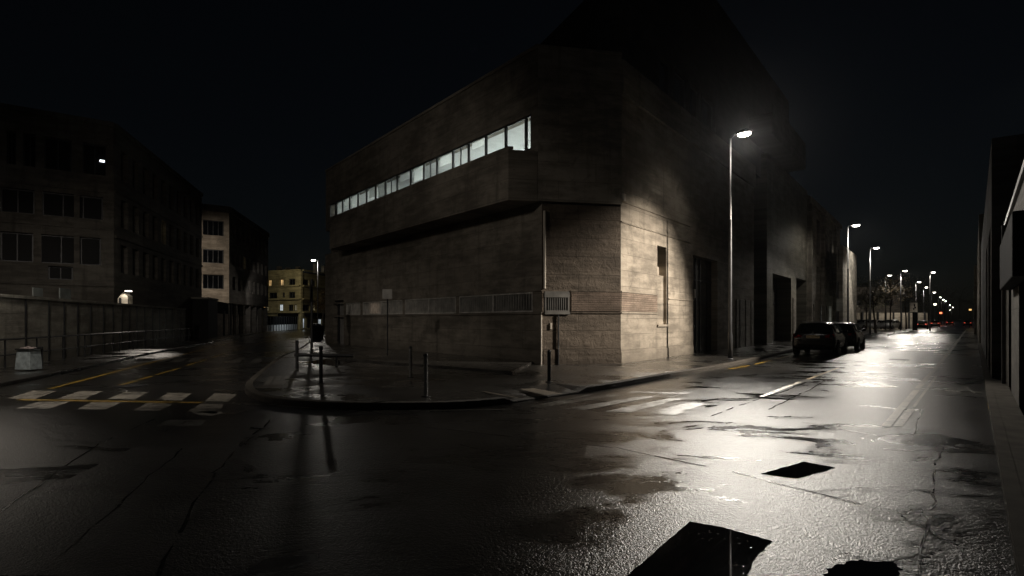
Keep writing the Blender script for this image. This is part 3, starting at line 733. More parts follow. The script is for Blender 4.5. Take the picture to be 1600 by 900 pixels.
# second volume (same block) with two tall openings
s2 = FR.s_at(1260)
og = [(FR.s_at(1206), FR.s_at(1235), .1, FR.z_at(1206, 427)), (FR.s_at(1243), FR.s_at(1259), .1, FR.z_at(1243, 434))]
garage = thing('concrete_annex', 'dark concrete annex with two tall garage openings behind the parked cars', 'building', FR.pt(sg, 0, .12))
mb = MB(); mb.wall(FR, sg, s2, .05, 11.9, .05, 1.4, og); mb.build('wall', concrete('annex_concrete', (0.25, 0.235, 0.19), dR, 51, .8, 2.6, .4, .9, rough=.45), garage)
for a, b, c, d in og:
    mb = MB(); mb.box(FR, a + .003, b - .003, -1.0, -.9, c, d - .003); g = mb.build('garage_door', DOOR_D, garage)
    mb = MB(); mb.box(FR, (a + b) / 2 - .04, (a + b) / 2 + .04, -.897, -.86, c, d * .6); mb.box(FR, a + .01, b - .01, -.897, -.85, d * .6, d * .6 + .1); mb.build('rail', STEEL, g)
mb = MB(); mb.box(FR, og[0][1] + .5, og[1][0] - .3, .053, .1, .12, 3.2); mb.build('cladding', DOOR_L, garage)
mb = MB(); mb.box(FR, sg, s2, -10, -1.36, 11.5, 11.7); mb.build('roof', DARK, garage)

# ---- third: old facade with tall windows, lit shop glazing
s3 = FR.s_at(1311)
hall = thing('street_house', 'grey plaster house with tall dark windows and lit ground floor panes', 'building', FR.pt(s2, 0, .12))
ops = []; info = []
for a, b in ((1264, 1270), (1276, 1281), (1286, 1291), (1296, 1300), (1304, 1308)):
    sa, sb = FR.s_at(a, .1), FR.s_at(b, .1)
    for z0, z1 in ((7.2, 10.2), (3.9, 6.2)):
        ops.append((sa, sb, z0, z1)); info.append((sa, sb, z0, z1, GLASS_D))
for a, b, m in ((1265, 1272, GLASS_M), (1283, 1289, SHOP), (1290.5, 1293, GLASS_D), (1295, 1299, SHOP), (1302, 1309, GLASS_M)):
    sa, sb = FR.s_at(a, .1), FR.s_at(b, .1); ops.append((sa, sb, .3, 2.9)); info.append((sa, sb, .3, 2.9, m))
mb = MB(); mb.wall(FR, s2, s3, .05, 11.6, .1, .5, ops); mb.box(FR, s2 + .01, s3 - .01, .103, .3, 11.0, 11.5)
for s in (s2 + .5, FR.s_at(1282), FR.s_at(1301)): mb.box(FR, s - .25, s + .25, .103, .35, .1, 10.9)
mb.build('wall', PLASTER_G, hall)
for sa, sb, z0, z1, m in info: window(FR, sa, sb, z0, z1, -.2, hall, m, ALU, 1, 2 if z1 > 5 else 0, .09)
mb = MB(); mb.box(FR, s2, s3, -10, -.4, 11.1, 11.3); mb.build('roof', DARK, hall)
# ---- fourth: pale building
whole = thing('pale_corner_house', 'pale plaster house beside the second street lamp, lit by the lamps', 'building', FR.pt(s3, 0, .12))
s4 = FR.s_at(1338, 1.6)
z4 = FR.z_at(1325, 389, 1.6)
ops = []; info = []
for a, b in ((1317, 1321), (1324, 1328), (1331, 1335)):
    sa, sb = FR.s_at(a, 1.6), FR.s_at(b, 1.6); ops.append((sa, sb, 6.2, 7.9)); info.append((sa, sb, 6.2, 7.9, GLASS_D))
for a, b, m in ((1314, 1319, GLASS_D), (1329, 1332, GLASS_M)):
    sa, sb = FR.s_at(a, 1.6), FR.s_at(b, 1.6); ops.append((sa, sb, 3.5, 5.0)); info.append((sa, sb, 3.5, 5.0, m))
for a, b, m in ((1313, 1317, GLASS_D), (1319, 1324, SHOP), (1330, 1337, GLASS_M)):
    sa, sb = FR.s_at(a, 1.6), FR.s_at(b, 1.6); ops.append((sa, sb, .2, 2.4)); info.append((sa, sb, .2, 2.4, m))
mb = MB(); mb.wall(FR, s3, s4, .05, z4, 1.6, .5, ops); FE2 = Fr(FR.pt(s3, 1.6, 0).xy, -FR.n, -FR.d); mb.wall(FE2, .51, 8, .05, z4, 0, .4, [])
FE3 = Fr(FR.pt(s4, 1.6, 0).xy, -FR.n, FR.d); mb.wall(FE3, .51, 9, .05, z4, 0, .4, [])
mb.box(FR, s3, s4, 1.603, 1.75, 2.9, 3.1)
mb.build('wall', PLASTER_W, whole)
for sa, sb, z0, z1, m in info: window(FR, sa, sb, z0, z1, 1.25, whole, m, ALU, 1, 0, .09)
mb = MB(); mb.box(FR, s3, s4, -8, 1.2, z4 - .5, z4 - .3); mb.build('roof', DARK, whole)

# ================================================================== RIGHT SIDE WALLS
rb1 = thing('right_wall_building', 'low rough concrete building with dark awning box at right edge', 'building', FRt.pt(0, 0, .12))
se1 = FRt.s_at(1567)
ops = [(-4.5, -.4, .1, 2.9), (2.2, 3.4, .1, 2.6)]
mb = MB(); mb.wall(FRt, -5.6, se1, .05, 3.95, 0, .5, ops); mb.build('wall', CONC_RT, rb1)
mb = MB(); mb.box(FRt, -4.5, -.4, -.45, -.4, .1, 2.9); mb.box(FRt, -2.6, -2.4, -.398, -.3, .1, 2.9); mb.build('door', DOOR_D, rb1)
mb = MB(); mb.box(FRt, 2.2, 3.4, -.45, -.4, .1, 2.6); mb.build('door', BLACKP, rb1)
mb = MB(); mb.box(FRt, -3.2, 1.6, .003, .2, 2.2, 3.1); o = mb.build('awning_box', BLACKP, rb1); bevel(o, .02)
mb = MB(); mb.box(FRt, -5.6, se1, .003, .05, 3.8, 3.9); mb.build('gutter', STEEL, rb1)
mb = MB(); mb.tube([FRt.pt(3.9, .07, .12), FRt.pt(3.9, .07, 3.8)], .04, 8); mb.build('downpipe', STEEL, rb1)
mb = MB(); mb.box(FRt, -5.6, se1, -6, -.5, 3.7, 3.8); mb.build('roof', DARK, rb1)
rb2 = thing('dark_tall_shed', 'tall dark building beyond the rough wall on the right', 'building', FRt.pt(se1, 0, .12))
sa, sb = FRt.s_at(1549.5, .25), 34
mb = MB(); mb.wall(FRt, sa, sb, .05, 6.3, .25, .5, [(sa + 1.5, sa + 4.5, .1, 4.2), (sa + 6, sa + 9, .1, 4.2)]); FE4 = Fr(FRt.pt(sa, .25, 0).xy, -FRt.n, -FRt.d); mb.wall(FE4, .51, 7, .05, 6.3, 0, .4, []); mb.build('wall', concrete('shed_render', (.10, .10, .10), dRt, 61, 1.0, 3, .3, .8), rb2)
for s in (sa + 1.5, sa + 6):
    mb = MB(); mb.box(FRt, s, s + 3, -.15, -.1, .1, 4.2); mb.build('door', BLACKP, rb2)
mb = MB(); mb.box(FRt, se1 + .01, sa - .01, -.8, -.55, .05, 3.6); mb.build('yard_wall', BLACKP, rb2)
mb = MB(); mb.box(FRt, sa, sb, -6, -.25, 5.9, 6.0); mb.build('roof', DARK, rb2)
rb3 = thing('far_right_house', 'narrow far house with pale lit edge on the right side', 'building', FRt.pt(sb, 0, .12))
sc_ = 66
mb = MB(); mb.wall(FRt, sb, sc_, .05, 8.4, .35, .5, [(sb + 3 + 4 * k, sb + 5 + 4 * k, 4.2, 6.4) for k in range(7)] + [(sb + 3 + 8 * k, sb + 6 + 8 * k, .1, 2.8) for k in range(3)]); FE5 = Fr(FRt.pt(sb, .35, 0).xy, -FRt.n, -FRt.d); mb.wall(FE5, .51, 8, .05, 8.4, 0, .4, []); mb.build('wall', PLASTER_G, rb3)
for k in range(7): window(FRt, sb + 3 + 4 * k, sb + 5 + 4 * k, 4.2, 6.4, 0, rb3, GLASS_D, ALU, 1, 0, .09)
for k in range(3): window(FRt, sb + 3 + 8 * k, sb + 6 + 8 * k, .1, 2.8, 0, rb3, GLASS_M, ALU, 1, 0, .09, name='door')
mb = MB(); mb.box(FRt, sb, sc_, -7, -.15, 8.0, 8.1); mb.build('roof', DARK, rb3)
rb4 = thing('far_right_row', 'row house far down the right side of the street', 'building', FRt.pt(sc_, 0, .12))
mb = MB(); mb.wall(FRt, sc_, 150, .05, 7.5, .6, .5, [(sc_ + 4 + 6 * k, sc_ + 6 + 6 * k, 3.6, 5.6) for k in range(14)]); FE6 = Fr(FRt.pt(sc_, .6, 0).xy, -FRt.n, -FRt.d); mb.wall(FE6, .51, 8, .05, 7.5, 0, .4, []); mb.build('wall', PLASTER_W, rb4)
for k in range(14): window(FRt, sc_ + 4 + 6 * k, sc_ + 6 + 6 * k, 3.6, 5.6, .3, rb4, WIN_DIM if k in (1, 5, 6) else GLASS_D, ALU, 1, 0, .09)
mb = MB(); mb.box(FRt, sc_, 150, -7, .1, 7.1, 7.2); mb.build('roof', DARK, rb4)

# ================================================================== LEFT SIDE
# perimeter wall
WO = Vector((-16, 18)); dW = Vector((-.315, 1)).normalized(); FW = Fr(WO, dW, (dW.y, -dW.x)); assert FW.n.x > 0
pw = thing('perimeter_wall', 'stained concrete panel wall with dark posts along the left street', 'wall', FW.pt(0, 0, .1))
sW0, sW1 = -9, FW.s_at(290)
mb = MB(); mb.box(FW, sW0, sW1, -.18, 0, .02, 2.32); mb.box(FW, sW0, sW1, -.24, .05, 2.32, 2.42); mb.build('panel', CONC_P, pw)
posts_px = [42, 78, 102, 123, 143, 163, 178, 192, 203, 215, 227, 239, 250, 260, 270, 281]
for u in [-60, -10] + posts_px:
    s = FW.s_at(u, .05); mb = MB(); mb.box(FW, s - .035, s + .035, .003, .035, .1, 2.3); mb.build('post', STEEL, pw)
rail = thing('guard_rail', 'thin dark pipe railing in front of the stained concrete wall', 'railing', FW.pt(0, .35, .1))
mb = MB(); 
for z, r in ((1.0, .03), (.52, .022)): mb.tube([FW.pt(sW0, .35, z), FW.pt(sW1, .35, z)], r, 8)
mb.build('rail', STEEL, rail)
s = sW0 + .5
while s < sW1:
    mb = MB(); mb.tube([FW.pt(s, .35, .1), FW.pt(s, .35, 1.0)], .025, 8); mb.build('post', STEEL, rail); s += 2.0
# dark gate column and second wall with gap, lit by an added spot
pw2 = thing('boundary_wall', 'graffiti streaked panel wall lit warm in front of the beige block', 'wall', FW.pt(sW1 + 3, 0, .1))
sX0, sX1 = FW.s_at(336), FW.s_at(404)
mb = MB(); mb.box(FW, sX0, sX1, -.18, 0, .02, 2.2); mb.build('panel', concrete('graffiti_panel', (0.36, 0.30, 0.25), dW, 71, .9, 1.2, .4, .95), pw2)
for k in range(9):
    s = sX0 + (sX1 - sX0) * k / 8; mb = MB(); mb.box(FW, s - .12, s + .12, .003, .16, .1, 2.45 if k % 2 else 3.4); mb.build('post', STEEL, pw2)
mb = MB(); mb.box(FW, sX0, sX1, -.1, .003, 2.2, 3.3); mb.build('screen', BLACKP, pw2)
mb = MB(); gp = thing('gate_pillar', 'dark gate pillar between the two panel walls', 'pillar', FW.pt(FW.s_at(328), .1, .1))
sA, sB = FW.s_at(318), FW.s_at(333)
mb.box(FW, sA, sB, -.8, .35, .05, 3.3); mb.build('shaft', DARK, gp)
mb = MB(); mb.box(FW, sA - .1, sB + .1, -.9, .42, 3.3, 3.45); mb.build('cap', CONC_P, gp)

def block(root, Fx, s0, s1, zt, cols, rows, mat, t=0.0, depth=.4, pane=GLASS_D, special=None, z0=.05, ground=None, mull=1, rec=.28, trans=0):
    ops = []; info = []
    for (a, b) in cols:
        for (c, d) in rows: ops.append((a, b, c, d)); info.append((a, b, c, d))
    for g in (ground or []): ops.append(g)
    mb = MB(); mb.wall(Fx, s0, s1, z0, zt, t, depth, ops); w = mb.build('wall', mat, root)
    for i, q in enumerate(info):
        m = (special or {}).get(i, pane)
        window(Fx, q[0], q[1], q[2], q[3], t - rec, root, m, ALU, mull, trans, .07)
    return w
# left block 1
C1 = at_depth(178, 32); d1 = Vector((1.3, 1)).normalized(); d1b = Vector((-.267, 1)).normalized()
F1 = Fr(C1, -d1, (d1.y, -d1.x)); F1b = Fr(C1, d1b, (d1b.y, -d1b.x)); assert F1.n.y < 0 and F1b.n.x > 0
lb1 = thing('abandoned_block', 'dark grimy concrete block behind the wall at far left', 'building', (C1.x, C1.y, .05))
cx = lambda a, b: (F1.s_at(b), F1.s_at(a))
opsA = [cx(a, b) + (9.55, 11.25) for a, b in ((10, 25), (36, 58), (69, 112), (129, 168))] + [cx(a, b) + (7.1, 8.35) for a, b in ((0, 54), (66, 161))] + [cx(a, b) + (4.6, 6.1) for a, b in ((0, 52), (63, 158))] + [cx(75, 114) + (3.75, 4.45)]
mb = MB(); mb.wall(F1, 0, 16, .05, 12.3, 0, .45, opsA); mb.wall(F1, -.0, 16, 12.3, 12.55, .12, .6, [])
mb.build('wall', PLASTER_D, lb1)
mb = MB()
for z in (8.6, 6.55, 3.45): mb.box(F1, -.02, 16, .003, .09, z, z + .16)
mb.box(F1, .02, .28, .003, .06, .05, 12.2); 
for u in (60, 120): 
    s = F1.s_at(u); mb.box(F1, s - .12, s + .12, .003, .07, 3.7, 12.2)
mb.build('cornice', PLASTER_D, lb1)
for i, q in enumerate(opsA):
    window(F1, q[0], q[1], q[2], q[3], -.32, lb1, GLASS_Q, STEEL, 2 if q[1] - q[0] > 1.5 else 1, 0, .06)
q = opsA[3]; mb = MB(); mb.box(F1, q[0] + .12, q[0] + .34, -.30, -.27, 10.35, 10.46); o = mb.build('ceiling_light', emit('room_bulb', (.9, .95, 1), 3.0), lb1)
colsB = [(1.0 + 1.75 * k, 2.0 + 1.75 * k) for k in range(10)]
block(lb1, F1b, 0, 18.6, 12.3, colsB, ((9.6, 11.3), (6.9, 8.5), (4.3, 5.9)), PLASTER_D, special={13: WIN_DIM}, pane=GLASS_Q)
mb = MB(); mb.box(F1b, 0.1, 18.6, -.5, .12, 12.302, 12.55)
for z in (8.75, 6.2): mb.box(F1b, .1, 18.6, .003, .08, z, z + .15)
mb.build('cornice', PLASTER_D, lb1)
mb = MB(); mb.prism([F1.pt(16, -.4, 0).xy, F1.pt(.5, -.5, 0).xy, F1b.pt(18.5, -.4, 0).xy, F1b.pt(18.5, -14, 0).xy], 12.0, 12.2); mb.build('roof', DARK, lb1)
mb = MB(); FEb = Fr(F1b.pt(18.6, 0, 0).xy, -F1b.n, F1b.d); mb.wall(FEb, .41, 12, .05, 12.4, 0, .3, []); mb.build('wall', PLASTER_D, lb1)
# added pale slab shaped like the lamp-lit wall patch, with wall lamp
an = thing('lit_patch_slab', 'pale gabled slab added for the lamp-lit patch above the perimeter wall', 'wall slab', at_depth(196, 31.3, .05))
Dn = 31.0; xa, xb = (184 - 800) / 900 * Dn, (199.5 - 800) / 900 * Dn
FNn = Fr((xa, Dn), (1, 0))
wN = xb - xa
mb = MB(); mb.add([FNn.pt(0, 0, .05), FNn.pt(wN, 0, .05), FNn.pt(wN, 0, 2.9), FNn.pt(wN * .5, 0, 3.08), FNn.pt(0, 0, 2.75), FNn.pt(0, -.4, .05), FNn.pt(wN, -.4, .05), FNn.pt(wN, -.4, 2.9), FNn.pt(wN * .5, -.4, 3.08), FNn.pt(0, -.4, 2.75)],
    [(0, 1, 2, 3, 4), (9, 8, 7, 6, 5), (0, 5, 6, 1), (1, 6, 7, 2), (2, 7, 8, 3), (3, 8, 9, 4), (4, 9, 5, 0)])
mb.build('wall', PLASTER_W, an)
mb = MB(); mb.box(FNn, .1, .2, .003, .05, 2.0, 2.8); mb.build('louvre', STEEL, an)
mb = MB(); mb.box(FNn, wN + .05, wN + .3, .1, .3, 3.12, 3.17); mb.build('lamp_head', emit('small_wall_lamp', (1, .9, .75), 6), an)
mb = MB(); mb.tube([FNn.pt(wN + .1, -.3, 3.2), FNn.pt(wN + .1, .2, 3.2)], .02, 6); mb.build('lamp_bracket', STEEL, an)

# left block 2 (beige)
C2 = at_depth(358, 58); d2b = Vector((-.2, 1)).normalized()
F2 = Fr(C2, -d1, (d1.y, -d1.x)); F2b = Fr(C2, d2b, (d2b.y, -d2b.x))
lb2 = thing('beige_block', 'beige corner block with dark windows and columned ground floor', 'building', (C2.x, C2.y, .05))
F2x = lambda a, b: (F2.s_at(b), F2.s_at(a))
rows2 = ((10.0, 11.5), (7.25, 8.6), (4.7, 6.1))
z2 = 12.4
block(lb2, F2, 0, 14, z2, [F2x(317, 350)], rows2, PLASTER_B, z0=3.3, mull=3)
block(lb2, F2b, 0, 18, z2, [(1.2 + 2.1 * k, 2.3 + 2.1 * k) for k in range(8)], rows2, PLASTER_D, z0=3.3, special={7: WIN_DIM})
mb = MB(); mb.box(F2, -.05, 14, -.6, .15, z2, z2 + .6); mb.box(F2b, .15, 18, -.6, .15, z2, z2 + .6); mb.build('parapet', PLASTER_D, lb2)
mb = MB(); mb.box(F2b, 0, 18, -6, -.45, 3.2, 3.298); mb.build('ceiling', PLASTER_B, lb2)
for k in range(7):
    s = .4 + 2.9 * k; mb = MB(); mb.box(F2b, s - .25, s + .25, -.6, -.1, .05, 3.2); mb.build('column', PLASTER_D, lb2)
mb = MB(); mb.wall(F2, .3, 14, .05, 3.3, -.3, .3, [F2x(322, 346) + (1.4, 3.0)]); mb.wall(F2b, 0.5, 18, .05, 3.2, -3.5, .3, []); mb.build('wall', PLASTER_B, lb2)
window(F2, F2x(322, 346)[0], F2x(322, 346)[1], 1.4, 3.0, -.5, lb2, GLASS_D, ALU, 2, 0, .07)
for k, m in ((0, WIN_COLD), (1, WIN_COLD), (3, WIN_DIM), (4, WIN_COLD)):
    window(F2b, 1.2 + 3.0 * k, 2.6 + 3.0 * k, 1.2, 2.7, -3.48, lb2, m, ALU, 1, 0, .08)
mb = MB(); mb.box(F2, -.0, 14, -8, -.45, z2 - .4, z2 - .3); mb.build('roof', DARK, lb2)
# yellow building closing the street
Y0 = at_depth(405, 96); Y1 = at_depth(470, 92); Y2 = at_depth(512, 100)
F3 = Fr(Y0, (Y1 - Y0).xy); F3b = Fr(Y1, (Y2 - Y1).xy); L3 = (Y1 - Y0).xy.length; L3b = (Y2 - Y1).xy.length
lb3 = thing('ochre_apartments', 'ochre apartment house with lit windows closing the left street', 'building', (Y1.x, Y1.y, .05))
def f3(a, b): return (F3.s_at(a), F3.s_at(b))
zz = lambda v: zpix(v, 93.5)
op3 = [(419, 424, 436, 447, WIN_WARM), (437, 442.5, 436, 447, WIN_WARM), (451, 461, 436, 447, GLASS_D), (420, 433, 456.5, 466, GLASS_D), (441, 445, 457, 465, GLASS_D), (451, 461, 456.5, 466, GLASS_M),
       (408.5, 414, 478, 486, WIN_WARM), (415, 420, 478, 486, WIN_DIM), (436, 442, 475, 486, WIN_COLD), (450.5, 458, 476, 486, GLASS_M), (459, 464, 476, 486, WIN_DIM), (452, 462, 496, 512, GLASS_D)]
mb = MB(); mb.wall(F3, 0, L3, .05, zz(424), 0, .4, [f3(a, b) + (zz(d), zz(c)) for a, b, c, d, m in op3]); 
mb.build('wall', PLASTER_Y, lb3)
for a, b, c, d, m in op3: window(F3, *f3(a, b), zz(d), zz(c), -.2, lb3, m, ALU, 1, 0, .1)
op4 = [(473, 483, 437, 447, GLASS_D), (473, 484, 476, 486, GLASS_M), (488, 494, 476, 486, WIN_DIM), (473, 477, 497, 513, WIN_COLD), (489, 493, 437, 447, GLASS_D), (480, 486, 498, 513, GLASS_D), (497, 503, 498, 513, WIN_COLD)]
f4 = lambda a, b: (F3b.s_at(a), F3b.s_at(b))
mb = MB(); mb.wall(F3b, 0.0, L3b, .05, zz(427), 0, .4, [f4(a, b) + (zz(d), zz(c)) for a, b, c, d, m in op4]); mb.build('wall', PLASTER_Y, lb3)
for a, b, c, d, m in op4: window(F3b, *f4(a, b), zz(d), zz(c), -.2, lb3, m, ALU, 1, 0, .1)
mb = MB()
for v in (424, 448, 468.5, 489): mb.box(F3, 0.02, L3, .003, .35, zz(v), zz(v) + .22); mb.box(F3b, .36, L3b, .003, .33, zz(v), zz(v) + .2)
mb.build('cornice', PLASTER_Y, lb3)
mb = MB(); mb.box(F3b, .5, L3b, .34, 1.6, zz(494), zz(494) + .5); mb.box(F3, L3 * .62, L3 - .2, .36, 1.4, zz(494), zz(494) + .45); mb.build('awning', BLACKP, lb3)
mb = MB(); mb.box(F3, 0, L3, -9, -.4, zz(424) - .3, zz(424) - .2); mb.build('roof', DARK, lb3)
for u, h in ((416, 1.2), (430, .9), (446, 1.0), (474, 1.3), (487, .9)):
    s = F3.s_at(u); mb = MB(); mb.box(F3, s - .3, s + .3, -3, -2.4, zz(424) - .2, zz(424) + h); mb.build('chimney', PLASTER_D, lb3)
# white translucent hoarding by the kerb
FH = Fr(Vector((-31.0, 73)), (Vector((-33.9, 91)) - Vector((-31.0, 73)))); FH.n = Vector((FH.d.y, -FH.d.x))
hb = thing('site_hoarding', 'white lit hoarding with dark screen above along left kerb', 'fence', FH.pt(0, 0, .1))
mb = MB(); mb.box(FH, 0, 18, -.04, 0, .12, .95); mb.build('panel', simple('white_hoarding', (.78, .8, .8), .6, var=.1), hb)
mb = MB(); mb.box(FH, 0, 18, -.04, 0, .96, 2.1); mb.build('screen', BLACKP, hb)
for k in range(13):
    mb = MB(); mb.box(FH, 1.5 * k - .04, 1.5 * k + .04, .003, .07, .1, 2.15); mb.build('post', STEEL, hb)

# ================================================================== STREET LAMPS
def make_lamp():
    r = thing('street_lamp', 'x', 'street lamp', (0, 0, 0), 'street lamps along the kerbs')
    mb = MB(); mb.tube([(0, 0, 0), (0, 0, .9), (0, 0, 1.0), (0, 0, 4.5), (0, 0, 8.26)], [.08, .08, .058, .048, .034], 14); po = mb.build('pole', POLE, r, True)
    mb = MB(); mb.tube([(0, 0, .06), (0, 0, .9), (0, 0, 1.0), (0, 0, 5.2), (0, 0, 5.22)], [.087, .087, .064, .06, .053], 14); mb.build('pole_shade_tube', STEEL, r, True)  # dark tube added to make the pole's lower part look unlit
    mb = MB(); mb.lathe([(.16, 0), (.16, .02), (.12, .035), (.1, .06)], (0, 0, 0), 14); mb.build('base_plate', STEEL, r)
    mb = MB(); mb.tube([(0, 0, 8.2), (.03, 0, 8.3), (.12, 0, 8.36), (.26, 0, 8.39)], [.045, .042, .036, .03], 10); mb.build('arm', POLE, r, True)
    mb = MB()
    prof = [(.2, .05, 8.35, 8.42), (.3, .13, 8.345, 8.46), (.5, .17, 8.35, 8.475), (.7, .15, 8.365, 8.46), (.8, .06, 8.39, 8.43)]
    P = []
    for x, w, z0, z1 in prof: P += [(x, -w, z0), (x, w, z0), (x, w * .8, z1), (x, -w * .8, z1)]
    Fs = []
    for i in range(len(prof) - 1):
        for k in range(4): Fs.append((4 * i + k, 4 * i + (k + 1) % 4, 4 * i + 4 + (k + 1) % 4, 4 * i + 4 + k))
    Fs += [(0, 1, 2, 3), (16, 17, 18, 19)]
    mb.add(P, Fs); h = mb.build('lamp_head', STEEL, r); bevel(h, .012)
    mb = MB(); n = 20; P = []
    for (sc, z) in ((1.0, 8.345), (.95, 8.29), (.6, 8.245), (.05, 8.23)):
        for k in range(n):
            a = 2 * math.pi * k / n; P.append((.5 + .24 * sc * math.cos(a), .14 * sc * math.sin(a), z))
    Fs = [(i * n + k, i * n + (k + 1) % n, (i + 1) * n + (k + 1) % n, (i + 1) * n + k) for i in range(3) for k in range(n)] + [tuple(range(n)), tuple(range(3 * n, 4 * n))]
    mb.add(P, Fs); mb.build('lens', LAMP_E, h)
    return r
lamp0 = make_lamp()
ang = math.atan2(-.6, .8)
SPOTS = []
def spot(name, loc, aim, power, cone, blend, col, rad=.22):
    L = bpy.data.lights.new(name, 'SPOT'); L.energy = power; L.spot_size = R(cone); L.spot_blend = blend; L.color = col; L.shadow_soft_size = rad
    o = bpy.data.objects.new(name, L); COL.objects.link(o); o.location = loc
    o.rotation_euler = (Vector(aim) - Vector(loc)).to_track_quat('-Z', 'Y').to_euler(); return o
WARM = (1.0, .89, .76); NEUT = (1.0, .93, .83)
lamps = [((8.15, 21.5, .12), ang, 'nearest bright street lamp on a tall pole by the concrete corner'),
    ((24.5, 42, .12), ang, 'second tall street lamp, standing behind the two parked cars'),
    ((34.2, 55, .12), ang, 'third street lamp, on the pavement corner before the trees'),
    ((54.4, 80.6, .12), ang, 'street lamp on the small traffic island'),
    (tuple(at_depth(1384, 88, .05)), ang, 'street lamp shining just above the lit tree branches'),
    (tuple(at_depth(1453, 82, .05)), 0, 'lone street lamp high above the dark middle of far right street'),
    (tuple(at_depth(1431, 103, .05)), ang, 'street lamp rising behind the white notice board'),
    (tuple(at_depth(1443, 120, .05)), ang, 'small street lamp with visible curved pole right of the notice board'),
    (tuple(at_depth(1456, 142, .05)), ang, 'small far street lamp, first below the curved one in the receding row')]
far_px = [(1466, 465), (1471, 468.5), (1475, 471), (1482, 477), (1487, 480.5), (1483, 484.5)]
for u, v in far_px: lamps.append((tuple(at_depth(u, 6.7 * 900 / (500 - v), .05)), ang, 'tiny far street lamp in the receding chain of lights at street end'))
for i, (l, a, lab) in enumerate(lamps):
    if i == 0:
        lamp0.location = l; lamp0.rotation_euler = (0, 0, a); lamp0['label'] = lab; o = lamp0
    else: o = dup(lamp0, l, a, lab)
lampL = dup(lamp0, tuple(at_depth(496.5, 66, .12)), math.pi, 'tall street lamp down the left street before the ochre house')
def head_of(l, a): return Vector((l[0] + .5 * math.cos(a), l[1] + .5 * math.sin(a), l[2] + 8.27))
# lights carried by the lamps
h = head_of(*lamps[0][:2]); spot('lamp_or_added_light', h, (5.2, 9.0, 0), 10500, 70, .55, NEUT); spot('lamp_or_added_light', h, (h.x - 2.6, h.y + 1.6, 0), 100, 120, .6, NEUT)
for i, pw_ in ((1, 1700), (2, 1700), (3, 2000), (4, 900), (6, 1600), (7, 1200), (5, 800)):
    h = head_of(*lamps[i][:2]); q = Vector((h.x, h.y)) + FR.n * 3.0 - dR * 4.5; spot('lamp_or_added_light', h, (q.x, q.y, 0), pw_, 122, .25, NEUT)
    if i in (1, 2): q = Vector((h.x, h.y)) - FR.n * 4.5; spot('lamp_or_added_light', h, (q.x, q.y, 0), 330 if i == 1 else 480, 150, .5, NEUT)
h = head_of(tuple(at_depth(496.5, 66, .12)), math.pi); spot('lamp_or_added_light', h, (h.x + 1.5, h.y - 6, 0), 420, 136, .25, NEUT)
# out-of-view lamps inferred from lit walls and glints, plus added spots
spot('lamp_or_added_light', (16.0, 16.0, 9.0), (16.0 + math.cos(R(155.5)) * 10, 16 + math.sin(R(155.5)) * 10, 9.0 - 7.0), 18000, 45, .7, WARM, .15)
spot('lamp_or_added_light', (-12.6, 12.9, 8.4), (-14.5, 17, 0), 1000, 128, .4, WARM)
spot('lamp_or_added_light', (-15.0, 16.4, 8.2), (-9.6, 6.6, 0), 480, 36, .9, WARM)
spot('lamp_or_added_light', (-9, 11, 8.6), (-8.5, 21, 0.0), 450, 128, .45, WARM, .6)  # invented hanging lamp, out of view, added to light facade and wall
spot('lamp_or_added_light', (-22.5, 38, 7.0), (-17.8, 26.2, 0), 520, 20, .8, WARM)  # added spot with no fixture, makes the light pool on the pavement
# lights placed to brighten the far left walls, most without a fixture
spot('lamp_or_added_light', (-27, 50.5, 8.0), (-30.5, 57, 5.0), 400, 110, .5, WARM)
spot('lamp_or_added_light', (-26.5, 62, 5.5), (-32, 80, .5), 260, 80, .5, (1, .95, .9))
spot('lamp_or_added_light', (-28.5, 81, 5), (-33, 82, .4), 420, 130, .5, (.9, .97, 1))  # added spot to brighten the hoarding
spot('lamp_or_added_light', (-27.7, 51.3, 5.4), (-29, 57.5, 1), 260, 80, .6, WARM, .05)  # added spot tucked behind the dark block, brightens the panel wall
spot('lamp_or_added_light', FNn.pt(wN * .75, .35, 3.1), FNn.pt(wN * .5, 0, 2.4), 22, 95, .3, WARM, .04)
spot('lamp_or_added_light', (-34, 84, 8.5), (-36, 95, 4), 460, 120, .6, (1, .9, .65))

# ================================================================== STREET FURNITURE
def bollard(u, v, h, lab, mat=GALV, r=.043, z=.12, cap=STEEL):
    p = G(u, v, z); t = thing('bollard', lab, 'bollard', p, 'slim bollards on the corner pavement')
    mb = MB(); mb.lathe([(r, 0), (r, h - .05), (r * .98, h - .045)], (p.x, p.y, z), 14); mb.build('shaft', mat, t)
    mb = MB(); mb.lathe([(r * 1.08, h - .05), (r * 1.08, h - .02), (r * .8, h), (r * .1, h + .01)], (p.x, p.y, z), 14); mb.build('cap', cap, t)
    mb = MB(); mb.lathe([(r * 2, 0), (r * 2, .012), (r * 1.1, .02)], (p.x, p.y, z), 14); mb.build('base_plate', STEEL, t)
DGALV = simple('dull_steel', (0.30, 0.30, 0.29), 0.4, 0.6, var=.2)
bollard(665, 620, .83, 'nearest slim steel bollard in the middle of the corner pavement', DGALV)
bollard(641.5, 590, .80, 'slim steel bollard just left of and behind the nearest one', DGALV)
bollard(501.5, 600, .88, 'dark slim bollard on left of pavement, in front of the barrier rail', STEEL)
bollard(858, 597, .76, 'dark bollard beside the dropped kerb at the building corner', STEEL)
bollard(853, 569, .52, 'short pale post against the foot of the corner wall', PIPE, .05, .12, PIPE)
bt = thing('barrier_rail', 'low black barrier rail across the pavement opening at left', 'barrier', G(464, 576, .12))
p1 = G(464, 576, .12); p2 = G(464 + 62, 574, .12)
mb = MB(); mb.tube([p1, p1 + Vector((0, 0, .86))], .05, 10); mb.build('post', STEEL, bt)
